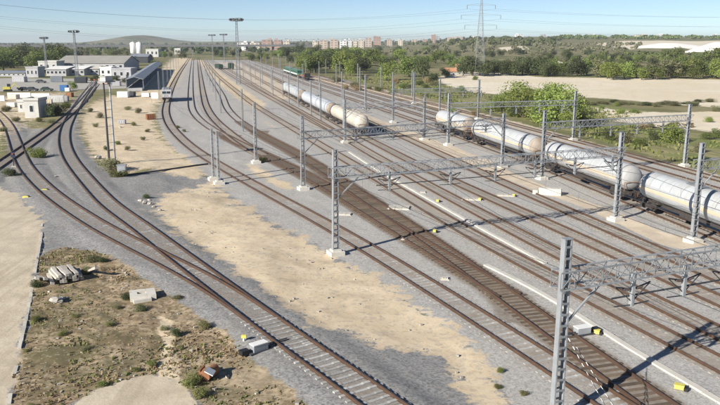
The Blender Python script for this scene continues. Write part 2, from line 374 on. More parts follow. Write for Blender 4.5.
m_stain = union(line_mask(stain_curves, 1.2, 2.3, 160) * (1 - .0), .55 * line_mask(['T11', 'T12', 'T13', 'T14'], .8, 2.2, 400))
near = Y < 44
m_stain = np.maximum(m_stain, .5 * line_mask(['T0'], 1.0, 3.4, 250, True)); m_stain *= .66 + .34 * ss(58, 92, Y)
m_rust = line_mask(['T3', 'T6', 'T7', 'T8', 'T9', 'T10', 'T6b', 'T8b', 'T4c'], .5, 1.9, 600)
bed = line_mask(['T1', 'T2', 'T0'], 1.8, 3.5, 200, True)
m_rust = np.maximum(m_rust, .75 * line_mask(['T1', 'T2', 'T0'], .3, 1.6, 250, True))
near_track = line_mask([k for k in LT if k not in ('T0', 'T1', 'T2')], 2.0, 4.5, 500)
Z = relief(X, Y) + BED * bed
rough_amt = np.clip(1 - near_track - bed, 0, 1) * (1 - m_conc) * (1 - m_road) * np.clip(RAD / 30 - .9, 0, 1)
Z += rough_amt * ((vnoise(X, Y, .22, 1) - .5) * .22 + (vnoise(X, Y, .7, 2) - .5) * .10 + m_scrub * (vnoise(X, Y, 1.6, 3) - .5) * .16)
me = bpy.data.meshes.new('ground'); nv = len(X)
ii = (np.arange(NR - 1)[:, None] * NT + np.arange(NT - 1)[None, :]).ravel()
quads = np.c_[ii, ii + NT, ii + NT + 1, ii + 1]
me.vertices.add(nv); me.vertices.foreach_set('co', np.c_[X, Y, Z].astype(np.float32).ravel())
me.loops.add(quads.size); me.loops.foreach_set('vertex_index', quads.ravel().astype(np.int32))
me.polygons.add(len(quads)); me.polygons.foreach_set('loop_start', np.arange(0, quads.size, 4, dtype=np.int32))
me.polygons.foreach_set('use_smooth', np.ones(len(quads), bool)); me.update(calc_edges=True)
ZN = dict(yard=m_yard, grey=m_grey, sand=m_sand, scrub=m_scrub, road=m_road, field=m_field, grass=m_grass, strip=m_strip, conc=m_conc, stain=m_stain, rust=m_rust)
for k, a in ZN.items(): me.attributes.new('zone_' + k, 'FLOAT', 'POINT').data.foreach_set('value', a.astype(np.float32))

gm = bpy.data.materials.new('ground_cover'); gm.use_nodes = True; t = gm.node_tree; b = t.nodes['Principled BSDF']
b.inputs['Roughness'].default_value = .95; b.inputs['Specular IOR Level'].default_value = .15
P = nd(t, 'ShaderNodeNewGeometry').outputs['Position']
nA = noise(t, P, .06, 6, .6); nB = noise(t, P, .45, 6, .65); nC = noise(t, P, 2.6, 5, .65); nD = noise(t, P, .012, 6, .6)
vor = nd(t, 'ShaderNodeTexVoronoi'); vor.inputs['Scale'].default_value = 9.0; t.links.new(P, vor.inputs['Vector'])
sep = nd(t, 'ShaderNodeSeparateColor'); t.links.new(vor.outputs['Color'], sep.inputs[0]); stone = sep.outputs[0]
vor2 = nd(t, 'ShaderNodeTexVoronoi'); vor2.inputs['Scale'].default_value = 3.2; t.links.new(P, vor2.inputs['Vector'])
sep2 = nd(t, 'ShaderNodeSeparateColor'); t.links.new(vor2.outputs['Color'], sep2.inputs[0]); stone2 = sep2.outputs[1]
def math2(op, a, b_):
    n = nd(t, 'ShaderNodeMath', operation=op)
    for i, v in enumerate((a, b_)):
        if isinstance(v, bpy.types.NodeSocket): t.links.new(v, n.inputs[i])
        else: n.inputs[i].default_value = v
    return n.outputs[0]
edge = math2('MULTIPLY', math2('SUBTRACT', math2('ADD', math2('MULTIPLY', nB, .65), math2('MULTIPLY', nC, .35)), .5), 1.5)
def zone(k, lo=.42, hi=.58, e=1.):
    a = nd(t, 'ShaderNodeAttribute', attribute_name='zone_' + k).outputs['Fac']
    return mrange(t, math2('ADD', a, math2('MULTIPLY', edge, e)), lo, hi)
def gravel(c1, c2, dirt, amt=.45):
    c = mixc(t, stone, c1, c2)
    c = mixc(t, math2('MULTIPLY', stone2, .35), c, c1)
    return mixc(t, math2('MULTIPLY', mrange(t, nB, .45, .75), amt), c, dirt)
wild = mixc(t, mrange(t, nD, .35, .65), (.13, .145, .055), (.30, .255, .15))
wild = mixc(t, mrange(t, nA, .45, .65), wild, (.17, .165, .075))
yard = mixc(t, mrange(t, nA, .38, .66), gravel((.50, .48, .45), (.29, .28, .262), (.42, .385, .335), .45), gravel((.48, .47, .45), (.275, .27, .26), (.40, .375, .335), .4))
grey = gravel((.345, .34, .33), (.15, .148, .145), (.29, .265, .23), .4)
sand = mixc(t, mrange(t, nB, .35, .7), (.70, .585, .42), (.60, .485, .335))
sand = mixc(t, mrange(t, nC, .5, .72), sand, (.47, .38, .26)); sand = mixc(t, mrange(t, nA, .5, .7), sand, (.72, .61, .45)); sand = mixc(t, math2('MULTIPLY', mrange(t, noise(t, P, .23, 7, .7), .52, .66), .45), sand, (.44, .35, .235)); sand = mixc(t, math2('MULTIPLY', mrange(t, stone2, .82, .9), .35), sand, (.36, .33, .29))
scrub = mixc(t, mrange(t, nB, .36, .6), (.24, .175, .11), (.47, .375, .25)); scrub = mixc(t, mrange(t, nC, .42, .62), scrub, (.19, .14, .085)); scrub = mixc(t, math2('MULTIPLY', mrange(t, nA, .52, .42), .35), scrub, (.50, .42, .30)); scrub = mixc(t, math2('MULTIPLY', mrange(t, noise(t, P, .16, 7, .68), .46, .6), .75), scrub, (.135, .12, .062))
scrub = mixc(t, math2('MULTIPLY', mrange(t, nA, .55, .72), .5), scrub, (.10, .11, .045))
scrub = mixc(t, math2('MULTIPLY', mrange(t, stone, .9, .95), .5), scrub, (.46, .41, .33))
wv2 = nd(t, 'ShaderNodeMapping'); wv2.inputs['Scale'].default_value = (1.1, .09, 1); t.links.new(P, wv2.inputs[0])
road = mixc(t, mrange(t, nB, .3, .7), (.62, .54, .415), (.49, .42, .315)); road = mixc(t, math2('MULTIPLY', mrange(t, noise(t, wv2.outputs[0], 1., 6, .65), .5, .68), .6), road, (.40, .335, .245)); road = mixc(t, math2('MULTIPLY', mrange(t, nC, .5, .75), .5), road, (.36, .32, .26))
wv = nd(t, 'ShaderNodeMapping'); wv.inputs['Scale'].default_value = (.05, 1.2, 1); wv.inputs['Rotation'].default_value = (0, 0, .05); t.links.new(P, wv.inputs[0])
field = mixc(t, mrange(t, noise(t, wv.outputs[0], .12, 6, .65), .35, .7), (.78, .715, .59), (.66, .58, .44)); field = mixc(t, mrange(t, nD, .42, .6), field, (.68, .59, .44))
grass = mixc(t, mrange(t, nA, .35, .65), (.16, .195, .06), (.31, .275, .15)); grass = mixc(t, mrange(t, nB, .5, .7), grass, (.19, .20, .075))
strip = mixc(t, mrange(t, nB, .3, .7), (.68, .58, .45), (.55, .465, .355)); strip = mixc(t, math2('MULTIPLY', stone, .3), strip, (.42, .37, .31))
conc = mixc(t, mrange(t, nB, .3, .7), (.45, .43, .39), (.37, .355, .32))
stain = mixc(t, mrange(t, nC, .35, .65), (.215, .165, .12), (.14, .108, .08)); stain = mixc(t, math2('MULTIPLY', stone, .35), stain, (.30, .26, .21))
c = wild
for k, col, e in (('grass', grass, 1), ('field', field, .7), ('conc', conc, .5), ('grey', grey, 1), ('scrub', scrub, 1), ('yard', yard, 1), ('sand', sand, 1.3), ('strip', strip, .9), ('road', road, 1.25)):
    c = mixc(t, zone(k, e=e), c, col)
c = mixc(t, math2('MULTIPLY', nd(t, 'ShaderNodeAttribute', attribute_name='zone_rust').outputs['Fac'], mrange(t, nB, .3, .7, .25, .75)), c, (.27, .215, .165))
c = mixc(t, math2('MULTIPLY', zone('stain', .25, .8, .45), .88), c, stain)
t.links.new(c, b.inputs['Base Color'])
bp = nd(t, 'ShaderNodeBump'); bp.inputs['Strength'].default_value = .5; bp.inputs['Distance'].default_value = .06
t.links.new(math2('ADD', math2('MULTIPLY', stone, .5), math2('ADD', math2('MULTIPLY', nC, .5), math2('MULTIPLY', nB, .5))), bp.inputs['Height']); t.links.new(bp.outputs[0], b.inputs['Normal'])
MATS['ground_cover'] = gm; me.materials.append(gm)
tag(link('ground', me), 'railway yard ground of ballast, sand, scrub and fields', None, None, 'structure')

# ------------------------------------------------------------------ tracks
def extra_of(n): return BED if n in ('T0', 'T1', 'T2') else 0.
def sweep(C, z, prof, mi_of):
    """profile (offset, height) swept along a level-ish path"""
    n, _ = normals(C); k = len(prof); m = MB(); vs = []; fs = []; mi = []
    for (p, nn, zz) in zip(C, n, z):
        for o, h in prof: vs.append((p[0] + nn[0] * o, p[1] + nn[1] * o, zz + h))
    for i in range(len(C) - 1):
        for j in range(k):
            a, b_ = i * k + j, i * k + (j + 1) % k; fs.append((a, b_, b_ + k, a + k)); mi.append(mi_of[j])
    m.add(vs, fs); m.m = mi; m.add(vs[:k], [tuple(range(k))[::-1]], 0); m.add(vs[-k:], [tuple(range(k))], 0); return m
PROF = [(-.08, 0), (.08, 0), (.08, .02), (.03, .05), (.03, .115), (.045, .125), (.045, .16), (-.045, .16), (-.045, .125), (-.03, .115), (-.03, .05), (-.08, .02)]
PMI = [0, 0, 0, 0, 0, 0, 1, 0, 0, 0, 0, 0]
def thin(C, keep=1.0):
    idx = [0]; 
    while idx[-1] < len(C) - 1:
        r = np.linalg.norm(C[idx[-1]]); idx.append(min(len(C) - 1, idx[-1] + max(1, int(r * keep / 60))))
    return C[idx]
SLP = {}
def sleeper_mesh(kind):
    if kind not in SLP:
        m = MB()
        if kind == 'wood': m.box((0, 0, 0), (2.7, .24, .16))
        else:
            p = [(-1.3, -.1), (1.3, -.1), (1.3, .07), (.5, .07), (.38, .045), (-.38, .045), (-.5, .07), (-1.3, .07)]; m.prism(p, -.1, .1)
        SLP[kind] = m.mesh('sleeper', {'wood': 'wood_sleeper', 'conc': 'concrete_sleeper', 'dusty': 'dusty_sleeper'}[kind])
    return SLP[kind]
def track(key, label, kind, gauge=1.668, sink=lambda x, y: -.025, ynear=24, ysleeper=72, yfar=170, zs=.0, rise=0., cap=150, ymax=1e9, pitch=.6):
    C = LT[key]; C = C[(C[:, 1] > ynear) & (C[:, 1] < ymax)]
    root = thing('railway_track', (0, 0, 0), label, 'railway track', 'railway tracks of the yard'); ex = extra_of(key) + rise
    for s in (-1, 1):
        Cr = thin(offset(C, s * (gauge / 2 + .04))); z = relief(Cr[:, 0], Cr[:, 1]) + ex + .04 + zs
        sweep(Cr, z, PROF, PMI).build('rail', ['rail_steel', 'rail_head'], root)
    d = np.r_[0, np.cumsum(np.linalg.norm(np.diff(C, axis=0), axis=1))]; ss_ = np.arange(0, d[-1], pitch)
    cx = np.interp(ss_, d, C[:, 0]); cy = np.interp(ss_, d, C[:, 1]); _, tt = normals(np.c_[cx, cy]); zz = relief(cx, cy) + ex + zs
    me_ = sleeper_mesh(kind); rest = MB(); cnt = 0; rng = random.Random(key)
    for x, y, z, (tx, ty) in zip(cx, cy, zz, tt):
        if y > yfar: continue
        vis = abs(x) < y * .52 + 3 and y > 33
        rz = math.atan2(ty, tx) - math.pi / 2 + rng.uniform(-.015, .015)
        if y < ysleeper and vis and cnt < cap:
            o = link('sleeper', me_, root); o.location = (x, y, z + sink(x, y) + rng.uniform(-.012, .012)); o.rotation_euler = (0, 0, rz); cnt += 1
        elif abs(x) < y * .62 + 6: rest.box((x, y, z - .035 + sink(x, y)), (2.6, .26, .16), rz)
    if rest.v: tag(rest.build('sleeper_row', {'wood': 'wood_sleeper', 'conc': 'concrete_sleeper', 'dusty': 'dusty_sleeper'}[kind], root), kind='stuff')
    return root
track('T1', 'left curving track with pale concrete sleepers, running out at the bottom edge beside the scrub', 'conc', gauge=1.84, ysleeper=110, cap=190, sink=lambda x, y: -.005 if y < 45 else random.uniform(-.09, -.055))
track('T2', 'curved siding forking off the left track and bending up toward the workshops', 'conc', gauge=1.84, ysleeper=105, yfar=300, cap=150, rise=.004, sink=lambda x, y: random.uniform(-.1, -.055))
track('T0', 'short diagonal track crossing the left curve near the small white house', 'dusty', ysleeper=140, yfar=300, cap=60, rise=.008, sink=lambda x, y: random.uniform(-.095, -.06))
track('T3', 'single track passing the foot of the portal mast, with the locomotive at its far end', 'conc', ysleeper=85, yfar=260, cap=160, sink=lambda x, y: random.uniform(-.045, -.02) if y < 55 else random.uniform(-.085, -.045))
track('T4', 'brown stained track with dark sleepers merging from the left in the middle of the yard', 'wood', ysleeper=95, yfar=150, zs=.006, cap=110)
track('T4c', 'thin far track joining the brown stained track left of the slender mast', 'dusty', ysleeper=0, yfar=160, zs=.012)
track('TB', 'brown stained track with dark wooden sleepers running down past the near ladder mast', 'wood', ysleeper=110, yfar=170, zs=.0, cap=200)
track('T6', 'rusty yard track along the white cable duct, next to the brown track', 'dusty', ysleeper=75, zs=.0)
track('T7', 'rusty yard track second to the right of the brown stained track', 'dusty', ysleeper=72)
track('T6b', 'thin far track between the white duct track and the next one', 'dusty', ysleeper=0)
track('T8b', 'thin far track just right of the far tank wagons', 'dusty', ysleeper=0)
track('T8', 'yard track carrying the two far tank wagons', 'dusty', ysleeper=75)
track('T9', 'yard track directly left of the sandy mast strip', 'dusty', ysleeper=78)
track('T10', 'track under the row of near white tank wagons', 'dusty', ysleeper=95)
track('T11', 'first empty track behind the near tank wagons, with the green shunter far along it', 'dusty', ysleeper=95)
track('T12', 'second empty brownish track behind the near tank wagons', 'dusty', ysleeper=95)
track('T13', 'third empty brownish track behind the near tank wagons', 'dusty', ysleeper=100)
track('T14', 'outermost track of the yard beside the grass verge', 'dusty', ysleeper=105)

# turnout pieces of the left fork
def along(key, u, v, ex=0): 
    p = flat(u, v, ex); C = LT[key]; i = int(np.argmin(((C - p[:2]) ** 2).sum(1))); _, tt = normals(C); return i, C[i], tt[i]

# ------------------------------------------------------------------ cable ducts
def duct(pts, w, label):
    C = spline([hit(u, v) for u, v in pts], 1.0, 3); rng = random.Random(int(w * 1000))
    root = thing('cable_duct', (0, 0, 0), label, 'cable duct', 'concrete cable ducts'); n, tt = normals(C)
    mesh_ = MB().box((0, 0, .05), (w, .965, .12)).mesh('cover_slab', 'pale_concrete')
    for p, t_ in zip(C, tt):
        o = link('cover_slab', mesh_, root); o.location = (p[0], p[1], rng.uniform(-.012, .012)); o.rotation_euler = (0, 0, math.atan2(t_[1], t_[0]) - math.pi / 2 + rng.uniform(-.012, .012))
duct([(488,266.5),(515,279),(560,303.5),(600,330.5),(651,361.5),(720,402),(760,426)], .42, 'long near white concrete duct beside the brown track, passing the yellow box')
duct([(349,152),(375.6,169),(398,182),(424,196.7),(460,216.7),(482,229.5),(520,249.5),(542,262)], .36, 'farther white concrete duct ending between two rusty yard tracks')

# ------------------------------------------------------------------ catenary masts
MAST_H = 9.1
BEAM_AZ = R(23.5)                         # direction of the portal beams
BATTEN = MB().box((0, 0, 0), (1, .02, .11)).mesh('batten', 'galvanised_dull')
FOUND = MB().box((0, 0, .1), (1.25, 1.25, .5)).box((0, 0, .42), (.8, .8, .16)).mesh('foundation', 'pale_concrete')
def channel_mesh(h, w0, w1, d, side):
    """one tapering channel: web on the outside, flanges turned inward"""
    m = MB(); t_ = .025
    def q(z): k = w0 + (w1 - w0) * z / h; return side * k / 2
    a, c = q(0), q(h)
    def slab(x0, x1, y0, y1):
        vs = []
        for z, o in ((0, a), (h, c)):
            for x, y in ((x0, y0), (x1, y0), (x1, y1), (x0, y1)): vs.append((o - side * x, y, z))
        fs = [(0, 1, 2, 3), (4, 5, 6, 7), (0, 1, 5, 4), (1, 2, 6, 5), (2, 3, 7, 6), (3, 0, 4, 7)]
        m.add(vs, fs)
    slab(0, t_, -d / 2, d / 2); slab(t_, .085, -d / 2, -d / 2 + t_); slab(t_, .085, d / 2 - t_, d / 2)
    return m.mesh('channel', 'galvanised')
MCH = {}
def mast(loc, label, h=MAST_H, near=True, az=None, group='lattice catenary masts', w0=.62, w1=.42):
    az = BEAM_AZ if az is None else az
    root = thing('catenary_mast', (loc[0], loc[1], gz(loc[0], loc[1])), label, 'mast', group, az)
    key = (round(h, 2), w0)
    if key not in MCH: MCH[key] = [channel_mesh(h, w0, w1, .30, s) for s in (-1, 1)]
    for me_ in MCH[key]: link('channel', me_, root)
    link('foundation', FOUND, root)
    n = int(h / .55)
    if near:
        for i in range(n):
            z = .5 + i * .55; k = w0 + (w1 - w0) * z / h
            for y in (-.152, .152):
                o = link('batten', BATTEN, root); o.location = (0, y, z); o.scale = (k - .1, 1, 1)
    else:
        m = MB()
        for i in range(n):
            z = .5 + i * .55; k = w0 + (w1 - w0) * z / h
            for y in (-.152, .152): m.box((0, y, z), (k - .1, .02, .11))
        tag(m.build('batten_lattice', 'galvanised_dull', root), kind='stuff')
    cap_ = MB().box((0, 0, h + .02), (w1 + .06, .34, .04)); cap_.build('cap_plate', 'galvanised', root)
    return root
def fp(u, v): p = flat(u, v); return (p[0], p[1])
bdir = np.array([math.cos(BEAM_AZ), math.sin(BEAM_AZ)])

# ------------------------------------------------------------------ portal beams
def drop_arm(root, s, ztop, zwire, tr_dir):
    """post hanging from the beam with a bracket, insulators and registration arm"""
    m = MB(); m.box((s, 0, (ztop + zwire) / 2 + .1), (.18, .18, ztop - zwire + .1)).build('drop_post', 'galvanised', root)
    m = MB()
    for q in (-1, 1):
        m.bar((s, 0, zwire + .9), (s + q * 1.1, 0, zwire + 1.15), .06); m.bar((s, 0, zwire + .1), (s + q * 1.1, 0, zwire + .15), .05)
        m.bar((s, 0, zwire + .25), (s + q * 1.05, 0, zwire + 1.1), .04)
    m.build('bracket_arm', 'dark_steel', root)
    for q in (-1, 1):
        MB().tube([(s + q * .25, 0, zwire + .92), (s + q * .6, 0, zwire + 1.0)], .075, 8).build('insulator', 'insulator', root)
def beam(a, b, label, z=6.75, arms=(), over=.5, zw=5.2, near=True, hh=.85, ww=.7):
    a = np.array(a); b = np.array(b); d = b - a; L = float(np.linalg.norm(d)); az = math.atan2(d[1], d[0])
    root = thing('portal_gantry', (a[0], a[1], 0), label, 'gantry', 'lattice portal beams', az)
    x0, x1 = -over, L + over
    for y in (-ww / 2, ww / 2):
        for zz in (z, z + hh): MB().bar((x0, y, zz), (x1, y, zz), .068).build('chord', 'galvanised', root)
    m = MB(); n = max(4, int((x1 - x0) / .8)); st = (x1 - x0) / n
    for i in range(n):
        xa, xb = x0 + i * st, x0 + (i + 1) * st; e = i % 2
        for y in (-ww / 2, ww / 2):
            m.bar((xa, y, z + (hh if e else 0)), (xb, y, z + (0 if e else hh)), .036)
            m.bar((xa, y, z), (xa, y, z + hh), .03)
        for zz in (z, z + hh): m.bar((xa, -ww / 2 if e else ww / 2, zz), (xb, ww / 2 if e else -ww / 2, zz), .034)
    tag(m.build('lattice_bracing', 'galvanised_dull', root), kind='stuff')
    for s in arms: drop_arm(root, s, z, zw, None)
    if len(arms) > 2 and near: MB().bar((min(arms) - 1.2, .1, zw + .55), (max(arms) + 1.2, .1, zw + .55), .07).build('lower_span', 'dark_steel', root)
    MB().bar((.1, 0, z - 1.9), (2.2, 0, z - .05), .09).build('knee_brace', 'galvanised', root)
    MB().bar((L - .1, 0, z - 1.9), (L - 2.2, 0, z - .05), .09).build('knee_brace', 'galvanised', root)
    return root, a, d / L, L
A_, C_ = fp(335.7, 254.5), fp(615.5, 221); D_, E_ = fp(693, 242), fp(684.5, 166.7); G_ = fp(573, 140.7)
B_ = fp(556, 420); F_ = fp(303.2, 189.5); P503 = fp(502, 167); P449 = fp(448, 145.5); P393 = fp(393, 122.5); P478 = fp(478, 119.5)
P256 = fp(256, 163); P345 = fp(345, 143); P424 = fp(424, 140); P365 = fp(365.5, 109); P413 = fp(414, 104)
e_ = np.array(E_); P535 = tuple(e_ - 25.5 * bdir); B2 = tuple(np.array(B_) + 29 * bdir); D2 = tuple(np.array(D_) + 25.5 * bdir)
def cross(a, b, keys):
    """where the beam crosses each track, as distance from a"""
    a = np.array(a); b = np.array(b); L = np.linalg.norm(b - a); dd = (b - a) / L; out = []
    for k in keys:
        C = LT[k]; rel = C - a; side = rel[:, 0] * dd[1] - rel[:, 1] * dd[0]; i = np.where(np.sign(side[1:]) != np.sign(side[:-1]))[0]
        if len(i): 
            s = float(rel[i[0]] @ dd)
            if 0 < s < L: out.append(s)
    return out
WIRED = ['T3', 'TB', 'T6', 'T7', 'T8', 'T9']; WIRED2 = ['T10', 'T11', 'T12', 'T13', 'T14']
def arms(a, b, keys): return [s + 1.9 for s in cross(a, b, keys)][:6]
mast(A_, 'tall ladder mast on the sand at the left end of the middle portal beam')
mast(B_, 'largest nearest ladder mast, foot cut by the bottom edge, with stay wires')
mast(C_, 'ladder mast on the sandy strip at the right end of the middle gantry')
mast(D_, 'ladder mast with broad pale footing on the sandy strip near the right edge')
mast(E_, 'mast beyond the last track, second from the right edge, rising from the verge')
mast(F_, 'ladder mast with white footing between the curved track and the brown track')
mast(P535, 'mast whose foot is hidden behind the gap between two tank wagons', w0=.5, w1=.4)
mast(P503, 'mast in front of the long tank wagon with the brown end', h=7.8, w0=.5, w1=.4)
mast(G_, 'mast on the verge in front of the big bright green bushes', w0=.5, w1=.4)
mast(P449, 'mast in front of the left end of the near tank wagon row', w0=.5, w1=.4)
mast(P256, 'slender mast with small white footing left of the brown track', near=False, w0=.5, w1=.38)
mast(P345, 'mast standing right before the end of the cream tank wagon', h=7.8, near=False, w0=.5, w1=.38)
mast(P424, 'short mast left of the first near tank wagon', h=7.8, near=False, w0=.5, w1=.38)
mast(P393, 'mast midway between the two groups of tank wagons', near=False, w0=.5, w1=.38)
mast(P478, 'verge mast left of the big green bushes', near=False, w0=.5, w1=.38)
mast(P365, 'far mast above the cream tank wagon, beside the pale path', near=False, w0=.5, w1=.38)
mast(P413, 'far verge mast at the left start of the grass', near=False, w0=.5, w1=.38)
mast(B2, 'mast past the right edge carrying the near portal beam', near=False)
mast(D2, 'mast past the right edge carrying the beam behind the tank wagons', near=False)
pA, pB = fp(213.5, 180), fp(219, 184)
mast(pA, 'left one of a pair of thin posts beside the curved track', h=6.8, near=False, w0=.34, w1=.28)
mast(pB, 'right one of a pair of thin posts beside the curved track', h=6.8, near=False, w0=.34, w1=.28)
beam(A_, C_, 'lattice portal beam across the middle of the yard, with hanging arms', arms=arms(A_, C_, WIRED))
beam(B_, B2, 'nearest lattice portal beam running out of the right edge', arms=(4.2, 7.6, 10.6, 15, 19.5, 24))
beam(P535, E_, 'portal beam behind the tank wagons ending at the verge mast', arms=arms(P535, E_, WIRED2))
beam(P449, G_, 'portal beam in front of the big green bushes', arms=arms(P449, G_, WIRED2), z=6.6)
beam(F_, P503, 'portal beam second behind the middle one, across the yard', arms=arms(F_, P503, WIRED), z=6.3)
beam(P345, P424, 'short portal beam past the end of the cream tank wagon', z=6.3, arms=(4, 9))
beam(D_, D2, 'portal beam starting at the right mast of the sandy strip', arms=())
beam(P393, P478, 'far portal beam between two masts left of the bushes', z=6.6, arms=arms(P393, P478, WIRED2))
# the far masts continuing both rows
FARM = [channel_mesh(8.6, .4, .32, .26, s) for s in (-1, 1)]
ordn = ['first', 'second', 'third', 'fourth', 'fifth', 'sixth', 'seventh', 'eighth', 'ninth', 'tenth']
def row(track_key, off, y0, step, n, side):
    C = offset(LT[track_key], off)
    for i in range(n):
        y = y0 + i * step; p = (float(np.interp(y, C[:, 1], C[:, 0])), y)
        o = thing('catenary_mast', (p[0], p[1], gz(*p)), 'distant thin mast, %s back of the row %s' % (ordn[i], side), 'mast', 'distant masts along the yard', BEAM_AZ)
        for me_ in FARM: link('channel', me_, o)
row('T10', -2.6, 236, 38, 8, 'beside the sandy strip'); row('T10', 22, 246, 38, 8, 'on the green verge'); row('T8', -2.4, 172, 36, 8, 'left of the far tank wagons'); row('TB', -2.4, 150, 40, 7, 'left of the brown track'); row('T6b', 2.2, 150, 34, 9, 'between the middle far tracks'); row('T12', 2.3, 190, 42, 9, 'among the tracks behind the tank wagons'); row('T3', -2.6, 240, 45, 7, 'beyond the locomotive')
# stay wires of the nearest mast
for q, (u, v) in enumerate(((640, 470), (652, 468))):
    g_ = flat(u, v); top = (B_[0] + .25 + q * .45, B_[1] - .1 + q * .1, 4.4 - q * .5)
    root = thing('stay_wire', (g_[0], g_[1], 0), ('left', 'right')[q] + ' stay wire with white insulators slanting down from the nearest mast', 'stay wire', 'stay wires of the nearest mast')
    a = Vector((top[0] - g_[0], top[1] - g_[1], top[2])); MB().tube([(0, 0, .05), a], .014, 6).build('wire', 'dark_wire', root)
    n = 15; im = MB().tube([-a.normalized() * .09, a.normalized() * .09], .02, 6).mesh('insulator', 'white_paint')
    for i in range(n): link('insulator', im, root).location = a * ((i + .5) / n)
# ------------------------------------------------------------------ overhead wires
def overhead(key, label, y0, y1, zc=5.3):
    C = LT[key]; ys = np.arange(y0, y1, 5.); root = thing('overhead_line', (0, 0, 0), label, 'overhead line', 'overhead contact lines')
    span = 33.; cw = []; mw = []; dr = MB()
    for i, y in enumerate(ys):
        x = float(np.interp(y, C[:, 1], C[:, 0])); ph = ((y - 64) % span) / span; sag = 1.15 - 3.4 * ph * (1 - ph)
        cw.append((x, y, zc)); mw.append((x, y, zc + sag)); dr.bar(cw[-1], mw[-1], .012)
    MB().tube(cw, .017, 5).build('contact_wire', 'wire', root); MB().tube(mw, .017, 5).build('messenger_wire', 'wire', root); tag(dr.build('dropper', 'wire', root), kind='stuff')
overhead('T3', 'thin contact line strung over the track beside the tall ladder mast', 34, 240); overhead('T6', 'thin contact line over the track along the white duct', 30, 240)
overhead('T7', 'thin contact line over the second rusty yard track', 34, 240); overhead('T9', 'thin contact line over the track left of the sandy strip', 40, 260)
overhead('T10', 'thin contact line above the near tank wagons', 46, 260); overhead('T8', 'thin contact line over the far tank wagons', 36, 260); overhead('TB', 'thin contact line above the brown stained track', 30, 220); overhead('T14', 'thin contact line over the outermost track by the verge', 70, 260)
overhead('T12', 'thin contact line over the second track behind the tank wagons', 60, 260)

# ------------------------------------------------------------------ wagons
def path_frame(key, s_from, s_to):
    C = LT[key]; return C
def track_param(key, u, v, z):
    p = flat(u, v, z)[:2]; C = LT[key]; d = np.r_[0, np.cumsum(np.linalg.norm(np.diff(C, axis=0), axis=1))]
    return d[int(np.argmin(((C - p) ** 2).sum(1)))], d
def at_s(key, s):
    C = LT[key]; d = np.r_[0, np.cumsum(np.linalg.norm(np.diff(C, axis=0), axis=1))]
    return np.array([np.interp(s, d, C[:, 0]), np.interp(s, d, C[:, 1])])
def bogie(root, x):
    b_ = MB()
    for y in (-1.05, 1.05):
        b_.prism([(x - 1.25, .62), (x - 1.0, .5), (x - .45, .42), (x + .45, .42), (x + 1.0, .5), (x + 1.25, .62), (x + 1.25, .78), (x - 1.25, .78)], y - .08, y + .08)
        for dx in (-.9, .9): b_.box((x + dx, y * 1.05, .55), (.34, .2, .3))
    b_.box((x, 0, .7), (.5, 2.1, .22)); bo = b_.build('bogie', 'underframe', root)
    for dx in (-.9, .9):
        w = MB()
        for y in (-.87, .87): w.tube([(x + dx, y - .07, .66), (x + dx, y + .07, .66)], .46, 16, smooth=False)
        w.tube([(x + dx, -.87, .66), (x + dx, .87, .66)], .08, 6); w.build('wheelset', 'underframe', bo)
